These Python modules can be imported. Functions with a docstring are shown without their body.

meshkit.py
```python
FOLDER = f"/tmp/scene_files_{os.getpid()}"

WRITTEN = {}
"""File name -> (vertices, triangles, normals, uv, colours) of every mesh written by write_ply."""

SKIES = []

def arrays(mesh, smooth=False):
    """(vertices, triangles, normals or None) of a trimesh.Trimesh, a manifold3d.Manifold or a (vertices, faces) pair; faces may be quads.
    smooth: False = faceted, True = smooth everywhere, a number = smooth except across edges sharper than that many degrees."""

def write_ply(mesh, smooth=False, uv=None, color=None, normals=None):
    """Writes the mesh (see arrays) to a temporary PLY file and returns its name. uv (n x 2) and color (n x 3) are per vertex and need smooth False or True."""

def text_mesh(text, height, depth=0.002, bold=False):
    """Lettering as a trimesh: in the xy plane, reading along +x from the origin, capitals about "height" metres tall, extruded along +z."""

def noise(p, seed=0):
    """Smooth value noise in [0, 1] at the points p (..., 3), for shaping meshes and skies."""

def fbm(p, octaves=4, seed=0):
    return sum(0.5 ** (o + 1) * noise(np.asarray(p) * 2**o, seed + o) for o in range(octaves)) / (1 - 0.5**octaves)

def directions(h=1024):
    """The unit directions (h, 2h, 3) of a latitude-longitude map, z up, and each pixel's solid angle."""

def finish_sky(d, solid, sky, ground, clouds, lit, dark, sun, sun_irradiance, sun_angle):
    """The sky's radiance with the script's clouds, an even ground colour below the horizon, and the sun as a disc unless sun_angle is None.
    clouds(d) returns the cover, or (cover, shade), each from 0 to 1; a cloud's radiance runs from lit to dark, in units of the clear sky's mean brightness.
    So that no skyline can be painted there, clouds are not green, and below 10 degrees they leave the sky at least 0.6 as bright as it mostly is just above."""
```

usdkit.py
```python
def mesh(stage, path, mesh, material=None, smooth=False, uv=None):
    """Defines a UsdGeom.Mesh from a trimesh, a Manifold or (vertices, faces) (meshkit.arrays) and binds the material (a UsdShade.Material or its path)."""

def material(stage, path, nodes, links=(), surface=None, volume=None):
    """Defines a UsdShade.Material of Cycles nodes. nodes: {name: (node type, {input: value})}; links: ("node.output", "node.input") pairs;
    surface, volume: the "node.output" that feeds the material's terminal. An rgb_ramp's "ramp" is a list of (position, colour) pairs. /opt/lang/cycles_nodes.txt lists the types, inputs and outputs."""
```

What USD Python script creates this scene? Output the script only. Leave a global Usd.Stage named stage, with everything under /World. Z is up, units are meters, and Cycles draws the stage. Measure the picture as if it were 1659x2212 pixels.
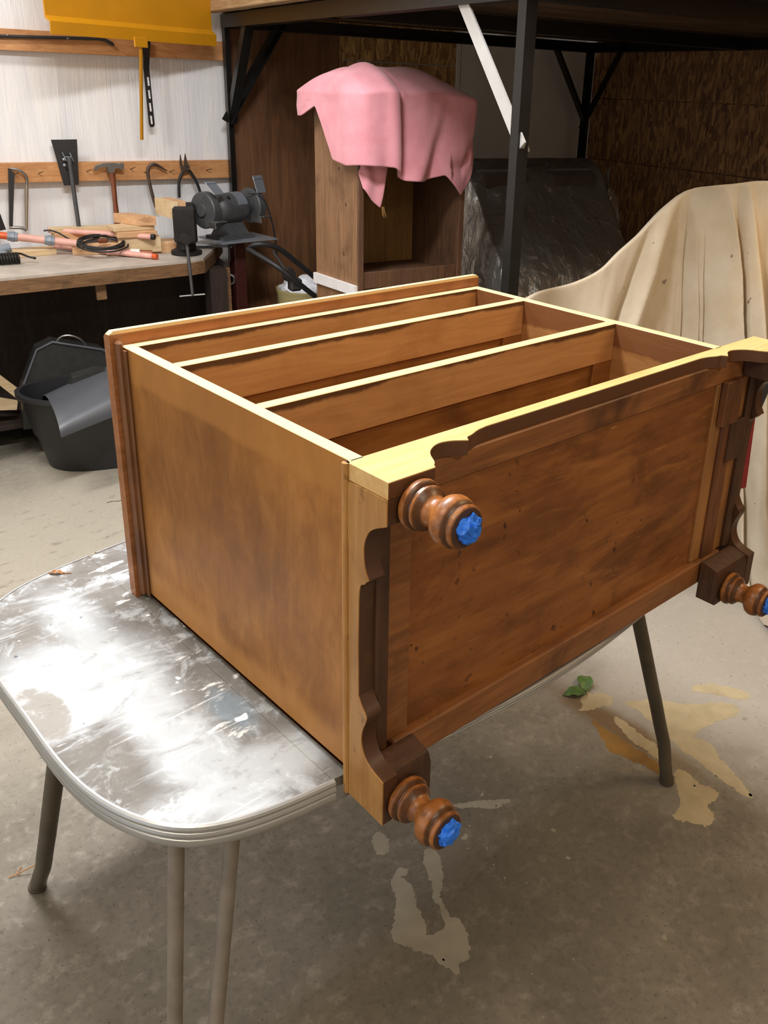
import math, random
import numpy as np, trimesh, usdkit, meshkit
from pxr import Usd, UsdGeom, UsdLux, UsdShade, Gf, Sdf
from shapely.geometry import Polygon
from scipy.interpolate import CubicSpline, splprep, splev

random.seed(7); np.random.seed(7); rng = np.random.default_rng(11)
stage = Usd.Stage.CreateInMemory()
UsdGeom.SetStageUpAxis(stage, 'Z'); UsdGeom.SetStageMetersPerUnit(stage, 1.0)
UsdGeom.Xform.Define(stage, '/World'); UsdGeom.Scope.Define(stage, '/World/Looks')

# ---------------------------------------------------------------- camera, light, exposure
EXPOSURE = 0.35
EYE, YAW, PITCH, ROLL, FPX = (-.6048, -.7798, 1.6613), .8059, -.3781, .0375, 1907.4
fw = np.array([math.cos(PITCH)*math.cos(YAW), math.cos(PITCH)*math.sin(YAW), math.sin(PITCH)])
rt = np.cross(fw, [0, 0, 1]); rt /= np.linalg.norm(rt); up = np.cross(rt, fw)
rt, up = math.cos(ROLL)*rt+math.sin(ROLL)*up, -math.sin(ROLL)*rt+math.cos(ROLL)*up
cam = UsdGeom.Camera.Define(stage, '/World/camera')
HA = 24.0
cam.CreateHorizontalApertureAttr(HA); cam.CreateVerticalApertureAttr(HA*2212/1659)
cam.CreateFocalLengthAttr(HA*FPX/1659); cam.CreateClippingRangeAttr((0.05, 100.))
cam.CreateHorizontalApertureOffsetAttr(-116.27*HA/1659); cam.CreateVerticalApertureOffsetAttr(-158.27*HA/1659)   # the picture is cropped off centre
cam.CreateExposureAttr(EXPOSURE)
cam.AddTransformOp().Set(Gf.Matrix4d(*rt, 0, *up, 0, *(-fw), 0, *EYE, 1))

def rect_light(name, loc, size, power, color, rotx=0, rotz=0):
    l = UsdLux.RectLight.Define(stage, '/World/'+name)
    l.CreateWidthAttr(size[0]); l.CreateHeightAttr(size[1]); l.CreateIntensityAttr(power); l.CreateColorAttr(Gf.Vec3f(*color))
    l.AddTranslateOp().Set(Gf.Vec3d(*loc)); l.AddRotateZOp().Set(rotz); l.AddRotateXOp().Set(rotx)
WARM, COOL = (1, .86, .68), (.93, .96, 1.0)
# the shop's fluorescent ceiling fixtures
rect_light('ceiling_fixture', (.35, 1.0, 3.12), (1.2, .3), 78, (.96, .97, 1.))
rect_light('ceiling_fixture_001', (-1.35, .0, 2.95), (1.2, .3), 17, (1, .88, .72))
rect_light('ceiling_fixture_002', (-.3, -2.2, 3.12), (1.2, .3), 22, (1, .88, .72))
rect_light('ceiling_fixture_003', (2.3, -.9, 3.05), (1.2, .3), 24, (1, .74, .45))
rect_light('ceiling_fixture_004', (-.4, 2.9, 3.12), (1.2, .3), 34, (.98, .97, .96))
# daylight fill added from the left, through an assumed unseen overhead door
rect_light('daylight_fill', (-3.2, .3, 1.5), (2.4, 2.2), .9, COOL, rotx=90, rotz=-90)
dome = UsdLux.DomeLight.Define(stage, '/World/sky'); dome.CreateIntensityAttr(.12); dome.CreateColorAttr(Gf.Vec3f(.95, .97, 1))

# ---------------------------------------------------------------- helpers
def lin(h):
    h = h.lstrip('#'); c = np.array([int(h[i:i+2], 16) for i in (0, 2, 4)])/255.
    return tuple(np.where(c <= .04045, c/12.92, ((c+.055)/1.055)**2.4))
used = {}
def numbered(parent, name):
    k = parent+'/'+name; n = used.get(k, 0); used[k] = n+1
    return k if n == 0 else f'{k}_{n:03d}'
def put(p, label=None, cat=None, group=None, kind=None):
    for k, v in (('label', label), ('category', cat), ('group', group), ('kind', kind)):
        if v: p.SetCustomDataByKey(k, v)
def thing(name, label, cat, loc=(0, 0, 0), rz=0., group=None, kind=None):
    path = numbered('/World', name); x = UsdGeom.Xform.Define(stage, path)
    x.AddTranslateOp().Set(Gf.Vec3d(*map(float, loc))); x.AddRotateZOp().Set(float(rz))
    put(x.GetPrim(), label, cat, group, kind); return path
def part(parent, name, mesh, mat, label=None, smooth=30, kind=None):
    path = numbered(parent, name)
    m = usdkit.mesh(stage, path, mesh, mat, smooth=smooth); put(m.GetPrim(), label, kind=kind); return path
def struct(name, mesh, mat, label=None, smooth=30):
    p = part('/World', name, mesh, mat, label, smooth, kind='structure'); return p
WZ = -9.0
W0 = np.array([.942, 3.83, 0.]); T = np.array([math.cos(math.radians(WZ)), math.sin(math.radians(WZ)), 0]); Nn = np.array([-T[1], T[0], 0])
def wp(s, n, z=0.): return W0+T*s+Nn*n+np.array([0, 0, z])
def cat(*ms): return trimesh.util.concatenate([m for m in ms])
def box(x0, x1, y0, y1, z0, z1, b=.0015):
    lo, hi = np.array([x0, y0, z0]), np.array([x1, y1, z1]); b = min(b, .3*(hi-lo).min())
    pts = []
    for c in np.ndindex(2, 2, 2):
        for k in range(3):
            pts.append([(lo[a]+(0 if a == k else b)) if c[a] == 0 else (hi[a]-(0 if a == k else b)) for a in range(3)])
    return trimesh.convex.convex_hull(np.array(pts))
def hull(pts): return trimesh.convex.convex_hull(np.asarray(pts, float))
def frame(path):
    p = np.asarray(path, float); t = np.gradient(p, axis=0); t /= np.linalg.norm(t, axis=1)[:, None]
    u = np.cross(t[0], [0, 0, 1]); u = np.cross(t[0], [0, 1, 0]) if np.linalg.norm(u) < .1 else u
    us = []
    for k in range(len(p)):
        u = u-t[k]*np.dot(u, t[k]); u /= np.linalg.norm(u); us.append(u)
    return p, t, np.array(us)
def tube(path, r, seg=12, closed=False):
    p, t, u = frame(path); v = np.cross(t, u); r = np.broadcast_to(np.asarray(r, float), (len(p),))
    a = np.linspace(0, 2*np.pi, seg, endpoint=False)
    V = p[:, None]+r[:, None, None]*(np.cos(a)[None, :, None]*u[:, None]+np.sin(a)[None, :, None]*v[:, None])
    return loft(V, closed)
def loft(V, closed=False):
    """rings V (n, m, 3), each ring closed; end caps unless closed"""
    n, m = V.shape[:2]; f = []
    for i in range(n if closed else n-1):
        j = (i+1) % n
        for k in range(m):
            l = (k+1) % m
            f += [[i*m+k, i*m+l, j*m+l], [i*m+k, j*m+l, j*m+k]]
    P = V.reshape(-1, 3)
    if not closed:
        P = np.vstack([P, V[0].mean(0), V[-1].mean(0)])
        for k in range(m):
            l = (k+1) % m
            f += [[n*m, l, k], [n*m+1, (n-1)*m+k, (n-1)*m+l]]
    return fixn(trimesh.Trimesh(P, f, process=False))
def fixn(m):
    if m.volume < 0: m.invert()
    return m
def bezier(pts, n=24):
    p = np.asarray(pts, float); tck, _ = splprep(p.T, s=0, k=min(3, len(p)-1)); return np.array(splev(np.linspace(0, 1, n), tck)).T
def lathe(prof, seg=40):
    """profile (r, h) about z"""
    a = np.linspace(0, 2*np.pi, seg, endpoint=False)
    return loft(np.array([[[max(r, 1e-4)*math.cos(t), max(r, 1e-4)*math.sin(t), h] for t in a] for r, h in prof]))
def xf(m, M=None, loc=(0, 0, 0)):
    m = m.copy()
    if M is not None:
        A = np.eye(4); A[:3, :3] = M; m.apply_transform(A)
    m.apply_translation(loc); return m
def rot(axis, deg): return trimesh.transformations.rotation_matrix(math.radians(deg), {'x': [1, 0, 0], 'y': [0, 1, 0], 'z': [0, 0, 1]}[axis])[:3, :3]
AXY = rot('x', 90)       # z -> -y
def extr(poly, h, z0=0.):
    p = poly if isinstance(poly, Polygon) else Polygon(poly)
    m = trimesh.creation.extrude_polygon(p.buffer(0), h, engine='earcut'); m.apply_translation((0, 0, z0)); return m
def extr_yz(poly, x0, x1):
    m = extr(poly, x1-x0); v = m.vertices.copy(); m.vertices = np.c_[v[:, 2]+x0, v[:, 0], v[:, 1]]; return fixn(m)
def extr_xz(poly, y0, y1):
    m = extr(poly, y1-y0); v = m.vertices.copy(); m.vertices = np.c_[v[:, 0], v[:, 2]+y0, v[:, 1]]; return fixn(m)
def sheet(P, th, nrm=None):
    """grid of points P (n, m, 3) made a closed sheet of thickness th"""
    n, m = P.shape[:2]
    if nrm is None:
        du, dv = np.gradient(P, axis=0), np.gradient(P, axis=1); nn = np.cross(du, dv); nn /= np.maximum(np.linalg.norm(nn, axis=2, keepdims=True), 1e-9)
    else: nn = np.broadcast_to(np.asarray(nrm, float), P.shape)
    V = np.vstack([(P+nn*th/2).reshape(-1, 3), (P-nn*th/2).reshape(-1, 3)]); o = n*m; f = []
    for i in range(n-1):
        for k in range(m-1):
            a, b, c, d = i*m+k, i*m+k+1, (i+1)*m+k+1, (i+1)*m+k
            f += [[a, d, c], [a, c, b], [o+a, o+b, o+c], [o+a, o+c, o+d]]
    edge = [(i*m, (i+1)*m) for i in range(n-1)]+[((n-1)*m+k, (n-1)*m+k+1) for k in range(m-1)]+[((i+1)*m+m-1, i*m+m-1) for i in range(n-1)]+[(k+1, k) for k in range(m-1)]
    for a, b in edge: f += [[a, o+a, o+b], [a, o+b, b]]
    return fixn(trimesh.Trimesh(V, f, process=False))
def chaikin(p, n=2, closed=False):
    p = np.asarray(p, float)
    for _ in range(n):
        q = [] if closed else [p[0]]
        for a, b in zip(p, np.roll(p, -1, 0) if closed else p[1:]): q += [.75*a+.25*b, .25*a+.75*b]
        p = np.array(q if closed else q+[p[-1]])
    return p
def ico(r, sub=2, sc=(1, 1, 1), loc=(0, 0, 0)):
    m = trimesh.creation.icosphere(sub, r); m.vertices = m.vertices*np.array(sc)+np.array(loc); return m
def cyl(a, b, r, seg=14, r2=None): return tube([a, b], [r, r if r2 is None else r2], seg)

# ---------------------------------------------------------------- materials
class R(str): pass
class G:
    def __init__(s): s.n, s.l, s.c = {}, [], 0
    def __call__(s, kind, **kw):
        s.c += 1; nm = f'n{s.c}'; vals = {}
        for k, v in kw.items():
            if isinstance(v, R): s.l.append((str(v), f'{nm}.{k}'))
            else: vals[k] = v
        s.n[nm] = (kind, vals); return nm
    def o(s, kind, out, **kw): return R(s(kind, **kw)+'.'+out)
    def pos(s): return s.o('texture_coordinate', 'object')
    def world(s): return s.o('geometry', 'position')
    def map(s, v, scale=(1, 1, 1), loc=(0, 0, 0), rot=(0, 0, 0)): return s.o('mapping', 'vector', vector=v, scale=scale, location=loc, rotation=rot)
    def noise(s, v, scale=5., detail=4., rough=.55, dist=0., w=0.):
        return s.o('noise_texture', 'fac', vector=s.map(v, loc=(w, w*.7, w*.3)) if w else v, scale=scale, detail=detail, roughness=rough, distortion=dist)
    def ramp(s, fac, stops): return s.o('rgb_ramp', 'color', fac=fac, ramp=stops)
    def m(s, op, a, b=0., c=0., clamp=False): return s.o('math', 'value', math_type=op, value1=a, value2=b, value3=c, use_clamp=clamp)
    def step(s, x, a, b): return s.o('map_range', 'result', range_type='smoothstep', value=x, from_min=a, from_max=b, to_min=0., to_max=1., clamp=True)
    def mix(s, f, a, b, t='mix'): return s.o('mix_color', 'result', blend_type=t, fac=f, a=a, b=b)
    def xyz(s, v):
        k = s('separate_xyz', vector=v); return R(k+'.x'), R(k+'.y'), R(k+'.z')
    def bump(s, h, strength=.3, dist=.002): return s.o('bump', 'normal', height=h, strength=strength, distance=dist)
    def blob(s, v, c, r, n=None, amp=.4, soft=.25, rz=0.):
        """soft-edged ellipse at c with radii r; noise n makes its edge ragged"""
        d = s.o('vector_math', 'value', math_type='length', vector1=s.map(v, scale=tuple(1/x for x in r), loc=(0, 0, 0)) if False else s.map(s.map(v, loc=tuple(-x for x in c)), scale=tuple(1/x for x in r), rot=(0, 0, rz)))
        if n is not None: d = s.m('add', d, s.m('multiply', s.m('subtract', n, .5), amp*2))
        return s.step(d, 1+soft, 1-soft) if False else s.m('subtract', 1., s.step(d, 1-soft, 1+soft))
def mat(name, fn):
    g = G(); surf = fn(g); return usdkit.material(stage, '/World/Looks/'+name, g.n, g.l, surface=str(surf))
def pbr(g, color, rough=.5, metal=0., normal=None, **kw):
    if normal is not None: kw['normal'] = normal
    return g.o('principled_bsdf', 'BSDF', base_color=color, roughness=rough, metallic=metal, **kw)
def plain(name, col, rough=.5, metal=0., var=.12, scale=30., bump=0., **kw):
    def fn(g):
        p = g.pos(); n = g.noise(p, scale, 4.); c = lin(col) if isinstance(col, str) else col
        d = tuple(x*(1-var) for x in c); e = tuple(min(1, x*(1+var)) for x in c)
        return pbr(g, g.ramp(n, [(.3, d), (.7, e)]), rough, metal, g.bump(n, bump, .002) if bump else None, **kw)
    return mat(name, fn)
STR = {'x': (2.2, 26, 26), 'y': (26, 2.2, 26), 'z': (26, 26, 2.2)}
def wood(name, light, dark, axis='x', rough=.45, blotch=.5, blotchcol=None, bs=5., extra=None, grain=1., bump=.12, seed=0., **kw):
    """grain along the axis, cloudy tone patches, fine pores"""
    def fn(g):
        p = g.pos(); q = g.map(p, scale=tuple(k*grain for k in STR[axis]), loc=(seed, seed, seed)); L, D = lin(light), lin(dark)
        n = g.noise(q, 2.2, 6., .6, 1.2); col = g.ramp(n, [(.28, D), (.5, tuple((a+b)/2 for a, b in zip(L, D))), (.72, L)])
        fine = g.noise(g.map(q, scale=(3, 3, 3)), 4., 3.)
        b = g.noise(g.map(p, loc=(seed*2, 1, seed)), bs, 5., .6, .4)
        if blotch: col = g.mix(g.m('multiply', g.step(b, .48, .72), blotch), col, lin(blotchcol or dark))
        if extra: col = extra(g, p, col, b, fine)
        r = g.m('add', rough-.08, g.m('multiply', fine, .16))
        return pbr(g, col, r, 0., g.bump(fine, bump, .0012), **kw)
    return mat(name, fn)

CHEST_L, CHEST_D = '#b98550', '#93602f'
def stain_top(z0, amp, col='#4a2a14', k=.9):
    def fn(g, p, c, b, fine):
        x, y, z = g.xyz(p); n = g.noise(g.map(p, scale=(1, 1, .5)), 8., 7., .7); n2 = g.noise(g.map(p, scale=(1, 1, .4)), 2.6, 3.)
        e = g.m('add', z, g.m('multiply', g.m('subtract', n, .5), amp))
        e = g.m('add', e, g.m('multiply', g.m('subtract', n2, .56), amp*1.6))
        c = g.mix(g.m('multiply', g.step(e, z0-.003, z0+.004), k), c, lin(col))
        return g.mix(g.m('multiply', g.step(z, .4785, .4795), 1.), c, lin('#e0bd83'))
    return fn
def side_tone(g, p, c, b, fine):
    x, y, z = g.xyz(p); n = g.noise(p, 7., 5., .6); n2 = g.noise(g.map(p, loc=(0, 3, 1)), 3.2, 5., .62)
    bl = g.step(n2, .40, .64); c = g.mix(g.m('multiply', bl, .55), c, lin('#724619')); mt = g.noise(g.map(p, scale=(1, 1.5, .8)), 13., 6., .68, .5); c = g.mix(g.m('multiply', g.step(mt, .46, .68), .35), c, lin('#6a4016')); c = g.mix(g.m('multiply', g.step(mt, .50, .34), .30), c, lin('#bd8544'))
    c = g.mix(g.m('multiply', g.blob(p, (0, .40, .30), (1, .24, .15), n, .6, .6), .40), c, lin('#5f3715'))
    e = g.m('add', z, g.m('multiply', n, .02))
    c = g.mix(g.m('multiply', g.step(e, .428, .440), .62), c, lin('#a97234'))
    lo = g.m('subtract', 1., g.step(g.m('add', z, g.m('multiply', n2, .10)), .085, .125)); c = g.mix(g.m('multiply', lo, .6), c, lin('#b98245'))
    sc = g.noise(g.map(p, scale=(1, 30, 3), rot=(.5, 0, 0)), 3., 3.); c = g.mix(g.m('multiply', g.step(sc, .68, .74), .18), c, lin('#c4935a'))
    c = g.mix(g.m('multiply', g.step(y, .590, .612), .75), c, lin('#53300f'))
    c = g.mix(g.m('multiply', g.step(g.m('add', y, g.m('multiply', n, .01)), .022, .008), .55), c, lin('#5f3818'))
    return g.mix(g.step(z, .4785, .4795), c, lin('#e8c893'))
def panel_tone(g, p, c, b, fine):
    sp = g.noise(g.map(p, scale=(1.4, 1, 1)), 46., 4., .65); ar = g.noise(p, 3.6, 3.)
    bl = g.noise(g.map(p, scale=(.8, 1, 1.6), loc=(1, 0, 2)), 5.5, 6., .66, .7)
    c = g.mix(g.m('multiply', g.step(bl, .46, .66), .75), c, lin('#5c3314'))
    st = g.noise(g.map(p, scale=(1.1, 1, 5), rot=(0, .5, 0)), 4.2, 5., .6, .5)
    c = g.mix(g.m('multiply', g.step(st, .52, .70), .55), c, lin('#a66c34'))
    c = g.mix(g.m('multiply', g.m('multiply', g.step(sp, .63, .68), g.step(ar, .42, .58)), .85), c, lin('#2e1507'))
    sc = g.noise(g.map(p, scale=(3, 1, 30), rot=(0, -.7, 0)), 4., 2.); return g.mix(g.m('multiply', g.step(sc, .72, .75), .35), c, lin('#c08d58'))
M = {}
M['side'] = wood('chest_side_wood', '#a86f2e', '#9a6328', 'z', .45, .0, '#7d4f28', 3.5, side_tone, .8, specular_ior_level=.3)
M['panel'] = wood('chest_bottom_wood', '#985f30', '#7a481f', 'x', .5, .6, '#5e3519', 4., panel_tone, .6, specular_ior_level=.35)
M['frame'] = wood('chest_frame_wood', '#976131', '#6f4220', 'x', .5, .85, '#3f210e', 6.5)
M['frame_z'] = wood('chest_stile_wood', '#7a4a28', '#54301a', 'z', .5, .6, '#3e2413', 6.)
M['frame_light'] = wood('chest_pale_stile_wood', '#a5733f', '#85562c', 'z', .5, .5, '#6a4322', 6.)
M['dark'] = wood('chest_dark_wood', '#54331f', '#33200f', 'z', .5, .6, '#24150a', 9.)
M['rail'] = wood('divider_wood', '#d09c64', '#b98450', 'x', .5, .35, '#94622f', 6., stain_top(.470, .022))
M['inner'] = wood('inner_panel_wood', '#a06b37', '#83521f', 'x', .5, .7, '#57341a', 5.)
M['inner_side'] = wood('inner_side_wood', '#ad7c4a', '#94622f', 'y', .55, .4, '#7a4d28', 5., stain_top(.432, .04, '#6b3d1c', .8))
M['top'] = wood('top_board_wood', '#a86c40', '#825028', 'x', .42, .6, '#633a1c', 6.,
                lambda g, p, c, b, f: g.mix(g.step(g.o('separate_xyz', 'z', vector=p), .4985, .5015), c, lin('#e2c390')))
M['top_side'] = wood('top_board_moulding_wood', '#7d5230', '#5a371e', 'z', .42, .6, '#472a16', 6.)
M['apron'] = wood('apron_wood', '#dcb87e', '#c99f62', 'x', .42, .25, '#b98e50', 6.,
                  lambda g, p, c, b, f: g.mix(g.m('multiply', g.m('subtract', 1., g.step(g.o('separate_xyz', 'z', vector=p), .4782, .4792)), g.step(g.o('separate_xyz', 'x', vector=p), -.0058, -.0050)), c, lin('#5b3820')))
M['apron_side'] = wood('apron_side_wood', '#b98a4c', '#9a6b34', 'z', .45, .5, '#7f5427', 8.,
                       lambda g, p, c, b, f: g.mix(g.m('multiply', g.step(g.noise(g.map(p, scale=(1, 2.2, 1)), 34., 4., .6), .60, .68), .5), g.mix(g.step(g.o('separate_xyz', 'x', vector=p), -.0068, -.006), c, lin('#4a2e1c')), lin('#5b3a1a')))
def foot_tone(g, p, c, b, fine):
    x, y, z = g.xyz(p); d = g.m('subtract', -.0762, y); n = g.m('multiply', g.m('subtract', g.noise(p, 60., 4.), .5), .006); d = g.m('add', d, n); k = None
    for h, w in ((.0155, .004), (.027, .005), (.0765, .0045), (.001, .004)):
        q = g.m('subtract', 1., g.step(g.m('absolute', g.m('subtract', d, h)), w*.4, w*1.2)); k = q if k is None else g.m('maximum', k, q)
    c = g.mix(g.m('multiply', k, .8), c, lin('#2b1708'))
    return g.mix(g.m('multiply', g.step(g.noise(p, 34., 5., .65), .5, .66), .6), c, lin('#5a3416'))
M['foot'] = wood('turned_foot_wood', '#ab6c34', '#7f4b20', 'y', .36, .5, '#4e2e18', 22., foot_tone, 1.)
M['foot_end'] = plain('foot_end_grain', '#4a3120', .7)
M['tape'] = plain('blue_masking_tape', '#1f6fe0', .45, 0., .2, 60., .3)
exec_later = []

# ---------------------------------------------------------------- the room
def floor_mat(g):
    p = g.pos(); a = g.noise(p, 1.1, 6., .62); b = g.noise(p, 6., 7., .68, .6); s = g.noise(p, 55., 4., .6)
    c = g.ramp(a, [(.3, lin('#686255')), (.5, lin('#776f62')), (.7, lin('#857e70'))])
    c = g.mix(g.m('multiply', g.step(b, .48, .70), .40), c, lin('#5f574a'))
    c = g.mix(g.m('multiply', g.step(g.noise(g.map(p, loc=(4, 2, 0)), 4.2, 7., .7, .8), .54, .72), .30), c, lin('#a39b8b'))
    c = g.mix(g.m('multiply', g.step(s, .45, .72), .38), c, lin('#4b453b'))
    c = g.mix(g.m('multiply', g.step(g.noise(g.map(p, loc=(1, 7, 0)), 24., 5., .7), .5, .7), .30), c, lin('#b3ab9c'))
    table_shade = g.m('multiply', g.blob(p, (.62, .10, 0), (.50, .42, 5), g.noise(p, 4., 6.), 1.1, .4), .35)  # shade under the table painted into the concrete colour
    c = g.mix(table_shade, c, lin('#4c473d'))
    pale = g.m('multiply', g.blob(p, (.45, 2.1, 0), (1.2, .9, 5), g.noise(p, 2.4, 4.), .5, .5), .75)
    c = g.mix(pale, c, lin('#b4ac9b'))
    pr = g.m('multiply', g.blob(p, (1.75, .35, 0), (.62, .5, 5), g.noise(p, 3.1, 5.), .7, .5), .7)
    c = g.mix(pr, c, lin('#aea79b'))
    br = g.m('multiply', g.blob(p, (1.19, .30, 0), (.045, .20, 5), g.noise(p, 9., 4.), .5, .5, .35), .75)
    c = g.mix(br, c, lin('#6e5026'))
    sm = g.noise(g.map(p, scale=(1, 3, 1)), 9., 6., .7)
    c = g.mix(g.m('multiply', g.m('multiply', g.step(sm, .56, .68), g.blob(p, (.4, 1.9, 0), (1.4, .9, 5), None)), .6), c, lin('#665e50'))
    sp = g.noise(p, 120., 2., .5)
    c = g.mix(g.m('multiply', g.step(sp, .68, .72), .7), c, lin('#38332b'))
    rough = g.m('add', .5, g.m('multiply', b, .3))
    return pbr(g, c, rough, 0., g.bump(s, .18, .002))
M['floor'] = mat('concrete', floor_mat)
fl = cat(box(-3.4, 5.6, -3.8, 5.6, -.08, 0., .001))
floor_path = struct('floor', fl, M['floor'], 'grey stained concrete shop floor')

def film(g):
    p = g.pos(); n = g.noise(g.map(p, scale=(5, 5, .5)), 2.0, 4., .55, .8); n2 = g.noise(g.map(p, scale=(16, 16, .9)), 2., 4., .6, 1.)
    c = g.ramp(n, [(.3, lin('#dcdcde')), (.55, lin('#e6e4e2')), (.75, lin('#eeeae4'))])
    st = g.step(g.noise(g.map(p, scale=(34, 34, 1.1)), 1.5, 3.), .66, .74)
    c = g.mix(g.m('multiply', st, .12), c, lin('#b9bbc2'))
    h = g.m('add', n, g.m('multiply', n2, .6))
    return pbr(g, c, .33, 0., g.bump(h, .5, .010))
M['film'] = mat('poly_sheeting', film)
M['girt'] = wood('pine_girt', '#cf9a66', '#ae7442', 'x', .6, .35, '#94602f', 5.)
M['osb'] = None
def osb(name, cols, seed=0.):
    def fn(g):
        p = g.pos(); q = g.map(p, scale=(60, 60, 13), loc=(seed, seed, seed))
        q2 = g.o('vector_math', 'vector', math_type='add', vector1=q, vector2=g.o('vector_math', 'vector', math_type='scale', vector1=g.o('noise_texture', 'color', vector=p, scale=16., detail=3.), scale=1.6))
        v = g.o('voronoi_texture', 'color', vector=q2, scale=1.3, randomness=1.)
        f = g.o('rgb_to_bw', 'val', color=v); c = g.ramp(f, [(.1, lin(cols[0])), (.5, lin(cols[1])), (.9, lin(cols[2]))])
        return pbr(g, c, .7, 0., g.bump(f, .25, .003))
    return mat(name, fn)
M['osb'] = osb('osb_board', ('#55361f', '#7a5533', '#a37a48'))
M['osb2'] = osb('osb_board_pale', ('#6b4a2c', '#97703f', '#c39a5c'), 3.)
M['ply'] = wood('plywood_sheet', '#7c5433', '#563720', 'z', .6, .6, '#452b18', 2.5, None, .5)
M['panel_white'] = plain('white_wallboard', '#c9c4bc', .5, 0., .04, 6.)
M['ceiling'] = plain('ceiling_board', '#c9c2b4', .8, 0., .05, 3.)
M['wall'] = plain('painted_wallboard', '#c4bcae', .7, 0., .05, 3.)

# back wall: bulging poly sheeting behind the pine girts
S, Z = np.meshgrid(np.linspace(-2.6, 1.09, 110), np.linspace(0, 3.3, 70), indexing='ij')
bul = .018*meshkit.fbm(np.stack([S*3.1, Z*1.1, S*0+3], -1), 4)+.012*np.abs(np.sin(Z/.6*np.pi-.3))
P = W0+S[..., None]*T+(bul-.004)[..., None]*Nn*1.; P[..., 2] = Z
wb = cat(sheet(P, .004), xf(box(1.09, 3.95, .02, .05, 0, 3.3), rot('z', WZ), W0), xf(box(-2.6, 3.95, .06, .10, 0, 3.3), rot('z', WZ), W0))
wall_back = struct('wall_back', wb, M['film'], 'white plastic sheeting over the insulated back wall')
def wallpart(name, mesh, m, label=None):
    return part(wall_back, name, xf(mesh, rot('z', WZ), W0), m, label)
wallpart('plywood_panel', box(1.085, 1.745, -.012, .018, .0, 2.44), M['ply'], 'dark brown plywood sheet')
k = 0
for s0, s1 in ((1.75, 1.91), (1.912, 2.06), (2.062, 2.22), (2.222, 2.39), (2.392, 2.552)):
    for z0, z1 in ((0., 1.783), (1.789, 2.44)):
        wallpart('chipboard_strip', box(s0, s1, -.010+.002*(k % 2), .018, z0, z1), M['osb2']); k += 1
wallpart('white_panel', box(2.586, 3.60, -.008, .018, 0, 2.6), M['panel_white'], 'smooth white wall panel')
wallpart('corner_strip', box(2.555, 2.584, -.014, .018, 0, 2.6), M['panel_white'])
nail = None
M['steel_dark'] = plain('dark_steel', '#3c3b39', .45, .8, .2)
M['steel'] = plain('worn_steel', '#8a8884', .4, .85, .2)
for i, (z0, z1) in enumerate(((1.167, 1.258), (1.752, 1.843), (.58, .671), (2.34, 2.43))):
    tr = struct(f'trim_{i+1}', xf(box(-2.6, 1.09, -.038, .004, z0, z1), rot('z', WZ), W0), M['girt'], 'pine two-by-four girt nailed across the plastic sheeting')
    if i == 0:
        for s in (-.02, .09, .21, .315, .53, .60, .73, .80, .93):
            part(tr, 'nail', xf(cyl((s, -.036, 1.212+.01*math.sin(s*40)), (s+.016, -.078, 1.226+.012*math.sin(s*40)), .0016, 6), rot('z', WZ), W0), M['steel_dark'])
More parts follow.
